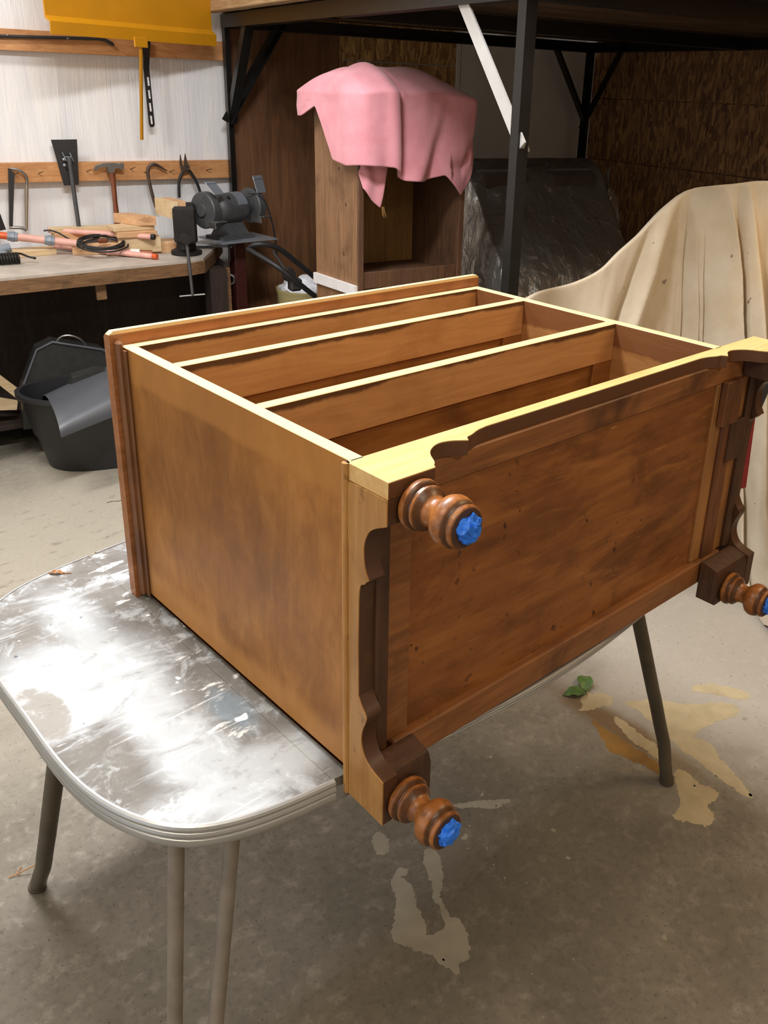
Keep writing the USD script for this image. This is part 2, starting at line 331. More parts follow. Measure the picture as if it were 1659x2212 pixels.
# right wall: chipboard sheets, not quite square to the back wall
RZ = WZ-2.0; RO = wp(1.04, -.08)          # frame of the right wall and of the steel rack
rf = lambda m: xf(m, rot('z', RZ), RO)
Lw = 7.0
wr = struct('wall_right', rf(box(2.70, 2.76, -6.6, .6, 0, 3.3)), M['osb'], 'brown chipboard right wall')
for j in range(3):
    for z0, z1 in ((0., 1.236), (1.242, 1.63), (1.636, 2.44), (2.446, 3.3)):
        part(wr, 'chipboard_sheet', rf(box(2.682+.003*((j+int(z0*3)) % 2), 2.71, -2.2*(j+1)+.603, -2.2*j+.6, z0, z1)), M['osb'])
struct('wall_left', xf(box(-2.66, -2.6, -Lw, -5.1, 0, 3.3), rot('z', WZ), W0), M['wall'])
struct('wall_left', xf(cat(box(-2.66, -2.6, -2.2, .06, 0, 3.3), box(-2.66, -2.6, -5.1, -2.2, 2.75, 3.3)), rot('z', WZ), W0), M['wall'])
struct('wall_front', xf(box(-2.66, 3.4, -Lw-.06, -Lw, 0, 3.3), rot('z', WZ), W0), M['wall'])
struct('ceiling', xf(box(-2.66, 3.95, -Lw-.06, .1, 3.3, 3.36), rot('z', WZ), W0), M['ceiling'])

# worn-through paint and pale flakes on the floor, and one ochre streak
def ragged(pts, amp=.012, seed=0, n=320):
    p = chaikin(pts, 1, True); d = np.r_[0, np.cumsum(np.linalg.norm(np.diff(np.vstack([p, p[:1]]), axis=0), axis=1))]
    q = np.array([np.interp(np.linspace(0, d[-1], n, endpoint=False), d, np.r_[p[:, k], p[0, k]]) for k in (0, 1)]).T
    w = np.stack([q[:, 0], q[:, 1], np.full(n, seed*1.7)], -1)
    q = q+amp*2*(np.stack([meshkit.fbm(w*30, 3, seed), meshkit.fbm(w*30+9, 3, seed+5)], -1)-.5)+.007*(np.stack([meshkit.noise(w*240, seed), meshkit.noise(w*240+9, seed+5)], -1)-.5)
    g = Polygon(q).buffer(0); return max(getattr(g, 'geoms', [g]), key=lambda a: a.area)
M['flake'] = plain('pale_paint_flake', '#8f8878', .6, 0., .14, 14., .2)
M['flake2'] = plain('cream_paint_flake', '#ab9c7c', .6, 0., .14, 14., .2)
M['flake3'] = plain('ochre_floor_streak', '#8a6730', .6, 0., .25, 14., .2)
PATCH = [([(1.288, .372), (1.371, .315), (1.424, .234), (1.543, .154), (1.515, .1), (1.383, .145), (1.315, .15), (1.33, .099), (1.296, .042), (1.262, -.034), (1.232, -.097), (1.218, -.052), (1.232, .026), (1.25, .155), (1.277, .223), (1.292, .319)], 'flake2'),
         ([(1.23, .351), (1.228, .291), (1.207, .243), (1.21, .19), (1.168, .137), (1.163, .19), (1.165, .248), (1.189, .312)], 'flake2'),
         ([(1.167, .105), (1.182, .081), (1.167, .036), (1.187, -.015), (1.153, -.028), (1.11, -.012), (1.102, -.058), (1.056, -.058), (1.03, -.021), (1.011, .022), (1.057, .023), (1.105, .068)], 'flake2'),
         ([(1.226, .461), (1.296, .416), (1.258, .376), (1.22, .394), (1.176, .410), (1.156, .422), (1.188, .432), (1.2, .454)], 'flake2'),
         ([(1.160, .392), (1.159, .334), (1.156, .268), (1.158, .215), (1.154, .140), (1.119, .118), (1.114, .163), (1.103, .233), (1.089, .263), (1.12, .318)], 'flake3'),  # ochre streak running inward from the right table leg
         ([(.398, .356), (.421, .34), (.408, .321), (.391, .327), (.393, .308), (.401, .293), (.344, .19), (.341, .181), (.37, .163), (.39, .188), (.442, .282), (.459, .329), (.487, .351), (.506, .335), (.49, .293), (.456, .261), (.395, .183), (.417, .152), (.393, .109), (.362, .085), (.343, .087), (.328, .065), (.314, .106), (.314, .135), (.302, .166), (.287, .202), (.277, .233), (.303, .248), (.344, .276), (.356, .315)], 'flake'),  # slot in this patch stands for a table leg shadow
         ([(.637, .414), (.699, .366), (.76, .323), (.744, .316), (.702, .326), (.671, .363), (.625, .393)], 'flake'),
         ([(.419, .468), (.442, .452), (.435, .425), (.425, .396), (.399, .4), (.387, .42)], 'flake'),
         ([(1.509, .279), (1.599, .21), (1.613, .13), (1.582, .121), (1.535, .197), (1.489, .259)], 'flake2')]
for i, (pp, mm) in enumerate(PATCH):
    part(floor_path, 'paint_patch', extr(ragged(pp, .010, i), .0006, -.0002), M[mm])
for i in range(46):
    c = np.array([.55+.5*rng.random(), .12+.42*rng.random()]) if i < 26 else np.array([.2+1.5*rng.random(), -.25+.5*rng.random()])
    r = .002+.008*rng.random()**3; a = np.sort(rng.random(7))*2*np.pi
    pg = Polygon(c+np.stack([r*np.cos(a)*(.6+.8*rng.random(7)), r*np.sin(a)*(.5+.7*rng.random(7))], -1)).buffer(.0005)
    part(floor_path, 'paint_fleck', extr(pg.simplify(.0004), .0005, -.0001), M['flake'])
M['crack'] = plain('crack_dirt', '#4b4339', .9)
ck = [(.70+.12*t, 2.57+.16*math.sin(t*1.3)*.25-.12*t+.01*rng.standard_normal(), .0002) for t in np.linspace(0, 3.2, 18)]
part(floor_path, 'crack', sheet(np.array([[np.array(c)+[0, -.003, 0], np.array(c)+[0, .003, 0]] for c in ck]), .0004, (0, 0, 1)), M['crack'])

# ---------------------------------------------------------------- the chest of drawers, lying on its back
Z0, W, H, D, WB = .758, .858, .634, .48, .974
chest = thing('chest_of_drawers', 'stripped brown wooden chest of drawers without drawers, laid on its back on the table', 'chest of drawers', (0, 0, Z0))
C = lambda name, mesh, m, label=None, smooth=30: part(chest, name, mesh, M[m] if isinstance(m, str) else m, label, smooth)
C('side_panel', box(0, .021, 0, H, 0, D, .001), 'side')
C('side_panel', box(W-.021, W, 0, H, 0, D, .001), 'inner_side')
tb = hull([(x, y, z) for x, zz in ((-.018, 0), (W+.006, 0)) for y, e in ((H, .0), (H+.006, .001), (H+.016, .001), (H+.022, .006)) for z in (-.0075+e, .506-e-.006)] +
          [(x, y, .506-e) for x in (-.018+.008, W-.002) for y, e in ((H, .0), (H+.006, .0), (H+.016, .001), (H+.022, .006))])
C('top_board', tb, 'top')
C('moulding', cat(box(-.012, 0, H-.016, H, .0, D+.010, .004), box(-.004, .0, H-.026, H-.014, .0, D-.004, .001)), 'top_side', 'dark moulding strip under the top board')
C('top_rail', box(.021, W-.021, .613, H, .40, D, .001), 'rail')
for y in (.224, .468):
    dv = C('divider_rail', box(.021, W-.021, y, y+.022, .405, D, .001), 'rail')
    part(dv, 'stile', box(.021, .078, y+.001, y+.021, .008, .405, .001), M['inner'])
    part(dv, 'stile', box(W-.078, W-.021, y+.001, y+.021, .008, .405, .001), M['inner'])
    part(dv, 'dust_panel', box(.078, W-.078, y+.008, y+.014, .008, .405, .0005), M['inner'])
    part(dv, 'back_rail', box(.078, W-.078, y+.001, y+.021, .008, .06, .001), M['inner'])
for x in (.021, W-.021-.012):          # drawer runners inside
    for y in (.246, .490, .018):
        C('drawer_runner', box(x, x+.012, y, y+.03, .008, .40, .001), 'inner_side')
C('back_panel', box(.0, W, 0, H, .0, .007, .0005), 'inner')
C('bottom_panel', box(.04, .86, -.016, -.008, .02, .44, .0005), 'panel')
C('bottom_rail', box(.022, WB-.02, -.022, -.004, .418, D-.0225, .002), 'frame')
C('bottom_rail', box(.05, WB-.05, -.031, -.012, -.003, .047, .003), 'frame')
C('bottom_stile', box(.040, .083, -.023, -.006, .047, .418, .002), 'frame')
C('bottom_stile', box(.826, .860, -.021, -.006, .047, .418, .002), 'frame_light')
C('bottom_stile', box(.861, .902, -.026, -.006, .047, .418, .002), 'frame_z')
C('bottom_stile', box(.903, .945, -.022, -.006, .047, .418, .002), 'frame_light')
C('glue_block', box(.838, .895, -.036, -.022, .335, .4225, .002), 'frame_z')
C('glue_block', box(.885, .945, -.030, -.022, .25, .334, .001), 'dark')  # thin slab standing in for a dark stain, not a block
# side and front aprons of the base with their cut profiles
sc = [(-.077, .424), (-.0765, .4235), (-.047, .409), (-.037, .391), (-.0335, .377), (-.036, .350), (-.0445, .336)]
sc3 = [(-.0245, .152), (-.032, .138), (-.042, .129), (-.041, .120), (-.032, .099), (-.030, .079), (-.037, .060), (-.050, .049), (-.077, .042)]
prof = [(.0, .4575), (-.077, .4575)]+list(map(tuple, chaikin(sc)))+[(-.039, .3315)]+list(map(tuple, chaikin([(-.037, .328), (-.029, .324), (-.0262, .316)], 1)))+[(-.0245, .300), (-.0235, .231)]+list(map(tuple, chaikin(sc3)))+[(-.077, -.031), (0, -.027)]
C('side_apron', extr_yz(prof, -.008, .018), 'apron_side')
C('side_apron', extr_yz(prof, WB-.018, WB+.006), 'apron_side')
C('cleat', box(.018, .040, -.031, -.002, .05, .418, .003), 'dark'); C('cleat', box(WB-.040, WB-.018, -.031, -.002, .05, .418, .003), 'dark')
C('bead', tube([(-.0075, .0015, -.026), (-.0075, .0015, D)], .005, 10), 'apron_side')
half = [(-.006, .003), (-.006, -.0765), (.068, -.0765)]+list(map(tuple, chaikin([(.071, -.071), (.079, -.064), (.088, -.046), (.099, -.033), (.120, -.0215), (.140, -.0235), (.162, -.0385)])))+[(.1655, -.033)]+list(map(tuple, chaikin([(.169, -.029), (.180, -.027), (.197, -.020), (.217, -.0170)])))
full = half+[(WB-x, y) for x, y in half[::-1]]
C('front_apron', extr(full, .022, D-.022), 'apron')
C('corner_block', box(.0185, .070, -.0760, -.024, .4225, D-.0225, .002), 'dark'); C('corner_block', box(WB-.070, WB-.0185, -.0760, -.024, .4225, D-.0225, .002), 'dark')
bl = ((-.0765, -.030), (-.0765, .028), (-.071, .042), (-.043, .050), (-.035, .050), (-.035, -.030))
C('corner_block', hull([(x, y, z) for x in (.0185, .080) for y, z in bl]), 'dark')
C('corner_block', hull([(x, y, z) for x in (.845, WB-.0185) for y, z in bl]), 'dark')
FP = [(.0, .0), (.027, .0), (.0305, .003), (.032, .007), (.0315, .011), (.029, .0135), (.0265, .0145), (.0262, .0165), (.028, .0185), (.0278, .021), (.025, .0235),
      (.0205, .027), (.018, .0315), (.0172, .036), (.018, .040), (.0205, .0435), (.025, .0465), (.0292, .0505), (.0312, .0555), (.0315, .060), (.030, .0655), (.0272, .0695), (.0252, .0710),
      (.0248, .0722), (.0262, .0736), (.0268, .0757), (.0258, .0785), (.0245, .0795), (.0238, .0795)]
FP = [(r*1.03, h*1.09) for r, h in FP]; FL = .0795*1.09
for i, (x, z) in enumerate(((.038, .442), (.031, -.002), (.885, -.002), (WB-.038, .442))):
    f = C('foot', xf(lathe(FP, 48), AXY, (x, -.0762, z)), 'foot')
    part(f, 'foot_end', xf(lathe([(.0, .0), (.0246, .0), (.0244, .0006), (0, .0006)], 36), AXY, (x, -.0761-FL, z)), M['foot_end'])
    tp = trimesh.creation.icosphere(2, 1.); v = tp.vertices; a = meshkit.fbm(v*3.1+i*3.1, 3, i)
    tp.vertices = v*(.0165+.014*(a[:, None]-.5))*np.array([1.05, 1.05, .66])
    flap = hull([(.0, -.004, .0085), (.009, -.007, .0095), (.012, .002, .009), (.004, .006, .0105), (.001, -.003, .011)])
    part(f, 'tape', xf(cat(tp, xf(flap, rot('z', 40*i)), xf(flap, rot('z', 40*i+150))), AXY, (x+.001, -.0785-FL, z)), M['tape'], 'crumpled blue masking tape', smooth=False)

# ---------------------------------------------------------------- the old kitchen table
def table_top(g):
    p = g.pos(); st = g.map(p, scale=(1.6, 5.5, 1), rot=(0, 0, .5)); n1 = g.noise(st, 2.2, 7., .66, .8); n2 = g.noise(p, 5., 7., .68, .6); n3 = g.noise(g.map(p, scale=(1, 2.2, 1), rot=(0, 0, -.7)), 11., 6., .62)
    c = g.ramp(n2, [(.3, lin('#615d57')), (.55, lin('#77736d')), (.75, lin('#8a8885'))])
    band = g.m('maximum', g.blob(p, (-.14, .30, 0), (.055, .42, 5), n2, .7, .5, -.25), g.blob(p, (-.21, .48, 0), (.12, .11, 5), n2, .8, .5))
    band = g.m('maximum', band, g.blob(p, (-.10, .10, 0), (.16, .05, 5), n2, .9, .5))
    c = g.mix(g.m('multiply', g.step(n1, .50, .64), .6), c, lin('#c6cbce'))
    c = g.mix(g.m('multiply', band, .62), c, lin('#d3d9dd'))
    c = g.mix(g.m('multiply', g.step(n3, .61, .66), .85), c, lin('#f4f2ec'))
    c = g.mix(g.m('multiply', g.blob(p, (-.05, .235, 0), (.03, .07, 5), n2, .9, .4, .5), .75), c, lin('#7b8a94'))
    c = g.mix(g.m('multiply', g.blob(p, (-.275, .42, 0), (.035, .075, 5), n2, .5, .1), .9), c, lin('#8d8880'))
    c = g.mix(g.m('multiply', g.step(g.noise(p, 42., 2.), .735, .75), .85), c, lin('#4c5164'))
    sc = g.noise(g.map(p, scale=(.5, 26, 1), rot=(0, 0, .42)), 3.2, 3., .5); sm = g.noise(p, 6., 2.)
    c = g.mix(g.m('multiply', g.m('multiply', g.step(sc, .655, .69), g.step(sm, .48, .6)), .5), c, lin('#f4f4f2'))
    mt = g.noise(g.map(p, loc=(2, 5, 0)), 16., 7., .72, .6); c = g.mix(g.m('multiply', g.step(mt, .50, .66), .45), c, lin('#dbe2e6')); c = g.mix(g.m('multiply', g.step(mt, .46, .34), .35), c, lin('#5a544c'))
    dr = g.noise(g.map(p, loc=(3, 1, 0)), 21., 2., .4); c = g.mix(g.m('multiply', g.step(dr, .70, .715), .9), c, lin('#fbfaf6'))
    return pbr(g, c, g.m('add', .50, g.m('multiply', n2, .3)), 0., g.bump(n3, .2, .0015), specular_ior_level=.35)
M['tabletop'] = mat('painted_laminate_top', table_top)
M['rim'] = plain('ribbed_aluminium_band', '#b9b9b7', .42, .75, .08, 18., .1)
M['rim_brown'] = plain('dull_brown_band', '#84776a', .5, .45, .15, 12.)  # duller and browner than the rest of the edge band
M['leg'] = plain('dusty_grey_paint', '#968c80', .55, .3, .2, 14., .1)
M['leg_dark'] = plain('dull_bronze_tube', '#5a5143', .5, .4, .2, 14., .1)
tx, ty, TA, TB = .42, .4275, .715, .4555
q = np.array([(1., 0), (1., .19), (.983, .488), (.945, .666), (.89, .78), (.815, .845), (.614, .912), (.42, .955), (.22, .99), (0, 1.0)])
q = np.vstack([q, np.c_[-q[-2::-1, 0], q[-2::-1, 1]], np.c_[-q[1:, 0], -q[1:, 1]], np.c_[q[-2:0:-1, 0], -q[-2:0:-1, 1]]])
q = np.vstack([q, q[:1]]); tck, _ = splprep((q*[TA, TB]).T, s=2e-5, per=True); outl = np.array(splev(np.linspace(0, 1, 240, endpoint=False), tck)).T+[tx, ty]
table = thing('kitchen_table', 'old paint-splashed grey kitchen table with ribbed metal edge and tube legs', 'table')
top_ = Polygon(outl).buffer(-.0035)
from shapely.geometry import box as rect
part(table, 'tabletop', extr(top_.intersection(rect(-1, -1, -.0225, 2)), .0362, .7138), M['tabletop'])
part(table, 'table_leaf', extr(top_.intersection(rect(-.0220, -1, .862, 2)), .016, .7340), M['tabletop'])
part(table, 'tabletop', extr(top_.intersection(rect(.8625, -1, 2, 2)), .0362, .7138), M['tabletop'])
tn = np.roll(outl, -1, 0)-np.roll(outl, 1, 0); tn /= np.linalg.norm(tn, axis=1)[:, None]; on = np.c_[tn[:, 1], -tn[:, 0]]
rp = [(-.0034, .7500), (-.0030, .7516), (.0, .7518), (.003, .7500), (.0045, .7465), (.004, .7432), (.0012, .7415), (.004, .7398), (.0052, .7360), (.004, .7318), (.0012, .7300), (.004, .7282), (.005, .7240), (.004, .7180), (.0015, .7145), (-.003, .7135), (-.0034, .7137)]
V = np.array([[(*(outl[i]+on[i]*o), z) for o, z in rp] for i in range(len(outl))])
seam = (outl[:, 0] > -.022) & (outl[:, 0] < .862)
left = [i for i in range(240) if outl[i, 0] <= -.012]; right = [i for i in range(240) if outl[i, 0] >= .852]
thin = V.copy(); thin[:, :, 2] = .752-(.752-thin[:, :, 2])*.42
near0 = [i for i in range(240) if -.018 <= outl[i, 0] <= .075 and outl[i, 1] < .4]; near = [i for i in range(240) if .055 <= outl[i, 0] <= .852 and outl[i, 1] < .4]; far = [i for i in range(240) if -.018 <= outl[i, 0] <= .852 and outl[i, 1] > .4]
def run(ix):
    ix = sorted(ix); br = next((k for k in range(1, len(ix)) if ix[k]-ix[k-1] > 1), 0); return ix[br:]+ix[:br]
part(table, 'edge_band', loft(V[run(left)]), M['rim'], 'bright ribbed metal edge band'); part(table, 'edge_band', loft(V[run(right)]), M['rim'])
part(table, 'edge_band', loft(V[run(near0)]), M['rim_brown'], 'dull brown edge band of the leaf'); part(table, 'edge_band', loft(thin[run(near)]), M['rim'], 'thin edge band of the leaf'); part(table, 'edge_band', loft(thin[run(far)]), M['rim'])
part(table, 'apron_frame', cat(box(-.16, 1.0, .12, .15, .66, .714), box(-.16, 1.0, .69, .72, .66, .714), box(-.19, -.16, .12, .72, .66, .714), box(1.0, 1.03, .12, .72, .66, .714)), M['leg_dark'])
def leg(pts, r, m, n=40): return part(table, 'leg', tube(bezier(pts, n) if len(pts) > 3 else pts, r, 16), m)
leg([(-.210, .2356, 0.), (-.138, .254, .712)], .0130, M['leg'])
leg([(-.167, .190, 0.), (-.063, .198, .712)], .0130, M['leg'])
def kink(foot, knee, top, r=.0165):
    f, k, t = map(np.array, (foot, knee, top))
    return tube(np.vstack([[f], bezier([f+(k-f)*.35, k-(k-f)*.25, k, k+(t-k)*.06, k+(t-k)*.16, k+(t-k)*.3], 14), [t]]), r, 16)
for f, k, t in (((-.224, .835, 0), (-.222, .765, .115), (-.225, .465, .712)), ((1.108, .095, 0), (1.100, .115, .115), (.930, .200, .712)), ((1.108, .80, 0), (1.10, .76, .115), (1.03, .46, .712))):
    lg = part(table, 'leg', kink(f, k, t), M['leg_dark']); part(lg, 'foot_cap', tube([np.array(f)*[1, 1, 0]+[0, 0, .0], np.array(f)*.85+np.array(k)*.15], .0185, 16), M['leg_dark'])
# dry leaf on the table, green leaves on the floor
M['leaf'] = plain('green_leaf', '#4d6b2e', .45, 0., .3, 60., .2); M['dry'] = plain('dry_leaf', '#a5774c', .7, 0., .25, 60., .3)
def leafmesh(L, Wd, curl, fold=.15):
    u, v = np.meshgrid(np.linspace(0, 1, 15), np.linspace(-1, 1, 9), indexing='ij'); w = Wd*np.sin(np.pi*u**.8)*(1-.12*np.abs(np.sin(u*20)))
    P = np.stack([L*u, w*v, .001+curl*np.sin(np.pi*u)*1.+fold*np.abs(v)*w+.002*np.sin(u*17+v*3)], -1); return sheet(P, .0006)
lf = thing('green_leaf', 'green leaf sprig lying on the concrete floor beside the table leg', 'leaf', (1.240, .462, .001), 0)
part(lf, 'leaf_blade', xf(leafmesh(.075, .024, .010), rot('z', 150)), M['leaf']); part(lf, 'leaf_blade', xf(leafmesh(.078, .026, .016), rot('z', 52), (.004, .0, 0)), M['leaf'])
part(lf, 'stem', cyl((-.012, -.012, .001), (.006, .002, .003), .0012, 6), M['dry'])
dl = thing('dry_leaf', 'curled tan dry leaf lying on the paint-splashed table top', 'leaf', (-.109, .823, .7502), -40)
part(dl, 'leaf_blade', leafmesh(.032, .006, .004), M['dry']); part(dl, 'stem', cyl((.03, 0, .002), (.043, .002, .001), .001, 6), M['dry'])

# ---------------------------------------------------------------- steel rack with a timber deck
def lbar(a, b, u, v, w, t=.006):
    """angle iron from a to b, flanges of width w along u and v"""
    a, b, u, v = (np.asarray(k, float) for k in (a, b, u, v))
    sec = [(0, 0), (w, 0), (w, t), (t, t), (t, w), (0, w)]
    m = loft(np.array([[p+u*x+v*y for x, y in sec] for p in (a, b)]))
    # the section is not convex: caps by hand
    return m
M['rack'] = plain('black_rack_steel', '#1d1b19', .34, .3, .25, 12.)
M['lit_brace'] = plain('lit_brace_steel', '#b9b7b2', .35, .3, .08, 12.)  # pale colour holds the light falling on one black rack brace
M['timber'] = wood('rough_deck_timber', '#c0a078', '#94744c', 'y', .75, .4, '#7d6244', 4., None, .8, .3)
M['deck'] = wood('dark_deck_plank', '#6a5136', '#443220', 'x', .75, .6, '#2f2217', 3., None, .8, .3)
rack = thing('steel_rack', 'black angle-iron storage rack with braced posts carrying a timber deck', 'rack', RO, RZ)
K = lambda name, mesh, m, label=None, smooth=30: part(rack, name, mesh, M[m], label, smooth)
ZB, ZD = 1.905, 1.975
RX, RY = 2.47, -2.55
for (x, y, sx, sy) in ((0, 0, 1, -1), (0, RY, 1, 1), (RX, 0, -1, -1), (RX, RY, -1, 1)):
    K('post', lbar((x, y, 0), (x, y, ZB+.06), (sx, 0, 0), (0, sy, 0), .040), 'rack')
    K('base_plate', box(x-.03, x+.03, y-.03, y+.03, 0, .006), 'rack')
ux, uy, uz = np.eye(3)
K('beam', lbar((-.004, .0, ZB), (-.004, RY, ZB), ux, uz, .062), 'rack'); K('beam', lbar((RX+.004, 0, ZB), (RX+.004, RY, ZB), -ux, uz, .062), 'rack')
K('beam', lbar((0, .004, ZB), (RX, .004, ZB), -uy, uz, .062), 'rack'); K('beam', lbar((0, RY-.004, ZB), (RX, RY-.004, ZB), uy, uz, .062), 'rack')
K('beam', lbar((.01, RY/2, ZB), (RX-.01, RY/2, ZB), uy, uz, .06), 'rack')
for (x, y, dx, dy) in ((0, 0, 0, -1), (0, 0, 1, 0), (0, RY, 0, 1), (RX, 0, -1, 0), (RX, 0, 0, -1), (RX, RY, -1, 0), (RX, RY, 0, 1)):
    ex = (y == RY and x == 0); a = np.array([x+.012*dx, y+.012*dy, 1.49 if ex else 1.445]); b = np.array([x+(.42 if ex else .335)*dx, y+(.42 if ex else .335)*dy, ZB+(.06 if ex else .03)]); d = (b-a)/np.linalg.norm(b-a)
    inn = np.array([1 if x == 0 else -1, 0, 0]) if dy else np.array([0, -1 if y == 0 else 1, 0]); pr = np.cross(d, inn); pr = pr if pr[2] < 0 else -pr
    K('brace', lbar(a+inn*.008, b+inn*.008, inn, -pr, .046), 'lit_brace' if (y == RY and x == 0) else 'rack', 'rack brace with the light on it painted pale' if (y == RY and x == 0) else None)
K('deck_beam', box(-.075, -.012, -2.80, .035, ZD-.002, ZD+.135, .004), 'timber', 'rough pale timber along the deck edge')
K('deck_beam', box(-.075, -.012, -2.80, .035, ZD+.139, ZD+.24, .004), 'timber')
for k in range(19):
    y1 = .03-k*.152; dz = .004*math.sin(k*2.3)
    K('deck_plank', box(-.010, RX+.2, y1-.147, y1, ZD+.002+dz, ZD+.042+dz, .003), 'deck')
for x in (.55, 1.15, 1.75):
    K('deck_joist', box(x, x+.04, -2.78, .02, ZD+.052, ZD+.15, .003), 'deck')

# ---------------------------------------------------------------- tall open cabinet and the pink blanket
M['cab'] = wood('weathered_cabinet_board', '#9a7350', '#6f4f34', 'z', .6, .6, '#543a26', 6., None, .8)
M['cab_in'] = wood('cabinet_back_ply', '#a07a45', '#84602f', 'z', .6, .4, '#6d4d28', 4., None, .5)
M['cab_dark'] = wood('cabinet_dark_board', '#6b4b33', '#4b3222', 'z', .6, .6, '#3a2619', 6., None, .8)
M['white'] = plain('white_paint', '#dcd9d6', .5, 0., .05, 20.)
CW, CD_, CH = .535, .385, 1.575
cab = thing('open_cabinet', 'tall weathered open-fronted wooden cabinet standing under the rack deck', 'cabinet', wp(1.03, -1.51), WZ)
A = lambda n, m, k, l=None: part(cab, n, m, M[k], l)
A('side_board', box(0, .022, 0, CD_, .0, CH), 'cab'); A('side_board', box(CW-.022, CW, 0, CD_, .0, CH), 'cab_dark')
A('edge_strip', box(-.002, .024, -.012, -.0005, .0, CH), 'cab_dark'); A('edge_strip', box(CW-.024, CW+.002, -.012, -.0005, .0, CH), 'cab_dark')
for k, (x0, x1) in enumerate(((.023, .19), (.192, .36), (.362, .512))):
    A('back_board', box(x0, x1, CD_-.014, CD_, .02, CH-.02), 'cab_in')
A('top_board', box(0, CW, 0, CD_, CH, CH+.02), 'cab'); A('bottom_board', box(.022, CW-.022, 0, CD_, .06, .08), 'cab_dark')
A('cross_rail', box(.024, CW-.024, -.002, .018, .845, .915), 'cab_dark'); A('shelf', box(.024, CW-.024, .02, CD_-.015, .86, .878), 'cab_dark')
wsp = hull([(x, y, z) for x in (-.014, -.0005) for y, z0, z1 in ((.39, .806, .852), (-.004, .820, .862)) for z in (z0, z1)])
A('white_strip', wsp, 'white', 'white painted wooden strip')
for y, z in ((.10, 1.19), (.12, .98), (.16, 1.33)):
    A('knot', xf(lathe([(0, 0), (.008, 0), (.007, .001), (0, .001)], 12), rot('y', -90), (-.0003, y, z)), 'cab_dark')

def fabric(name, a, b, sc=1., extra=None, rough=.9, bump=.35):
    def fn(g):
        p = g.pos(); n = g.noise(p, 9.*sc, 5., .6); w = g.noise(p, 260.*sc, 3., .6)
        c = g.ramp(n, [(.3, lin(b)), (.7, lin(a))]); c = g.mix(g.m('multiply', g.step(w, .4, .75), .18), c, lin(b))
        if extra: c = extra(g, p, c, n)
        return pbr(g, c, rough, 0., g.bump(g.m('add', w, g.m('multiply', n, .6)), bump, .0025), sheen_weight=.25, sheen_roughness=.5)
    return mat(name, fn)
M['pink'] = fabric('pink_wool', '#e19ca5', '#d48991')
blk = thing('pink_blanket', 'pink wool blanket draped over the top of the tall open cabinet', 'blanket', wp(1.03, -1.51), WZ)
pth = np.array([(.03, .47), (-.03, .42), (-.045, .36), (-.032, .25), (-.022, .12), (-.018, .01), (.0, -.03), (.05, -.036), (.13, -.040), (.2, -.036), (.30, -.045), (.40, -.045), (.50, -.04), (.565, -.03), (.59, .03), (.592, .12)])
zb = np.array([1.56, 1.53, 1.53, 1.575, 1.37, 1.355, 1.362, 1.358, 1.352, 1.295, 1.29, 1.315, 1.225, 1.30, 1.40, 1.42])-.0
NB, NV = 230, 84
d = np.r_[0, np.cumsum(np.linalg.norm(np.diff(pth, axis=0), axis=1))]; tt = np.linspace(0, d[-1], NB)
px_, py_ = np.interp(tt, d, pth[:, 0]), np.interp(tt, d, pth[:, 1])
ker = np.ones(7)/7; pad = lambda a: np.convolve(np.r_[[a[0]]*3, a, [a[-1]]*3], ker, 'valid')
px_, py_ = pad(px_), pad(py_); zbt = np.interp(tt, d, zb); zbt = np.convolve(np.r_[zbt[0], zbt, zbt[-1]], np.ones(3)/3, 'valid')
crown = lambda x: .022+.105*np.exp(-((x-.10)/.16)**2)+.115*np.exp(-((x-.36)/.17)**2)*.95
P = np.zeros((NB, NV, 3))
spx = np.clip(.03+(px_+.03)/.62*.50, .02, .53)
for i in range(NB):
    ze = CH+.022+.35*(crown(np.array(spx[i]))-.02)
    for j in range(NV):
        v = j/(NV-1)
        if v < .5:
            w = v/.5; P[i, j] = (px_[i], py_[i], zbt[i]+(ze-zbt[i])*w)
        elif v < .76:
            w = (v-.5)/.26; e = math.sin(w*math.pi/2)
            P[i, j] = (px_[i]+(spx[i]-px_[i])*w, py_[i]+(.19-py_[i])*w, ze+(CH+.02+crown(spx[i])-ze)*e)
        else:
            w = (v-.76)/.24; P[i, j] = (spx[i]*(1-w)+w*np.clip(spx[i]*1.04, 0, .56), .19+.215*w, CH+.02+crown(spx[i])*(1-w*w*.9))
tg = np.gradient(np.c_[px_, py_], axis=0); tg /= np.linalg.norm(tg, axis=1)[:, None]; ou = np.c_[tg[:, 1], -tg[:, 0]]
TC = float(tt[np.argmax((px_ > .165) & (py_ < 0))])
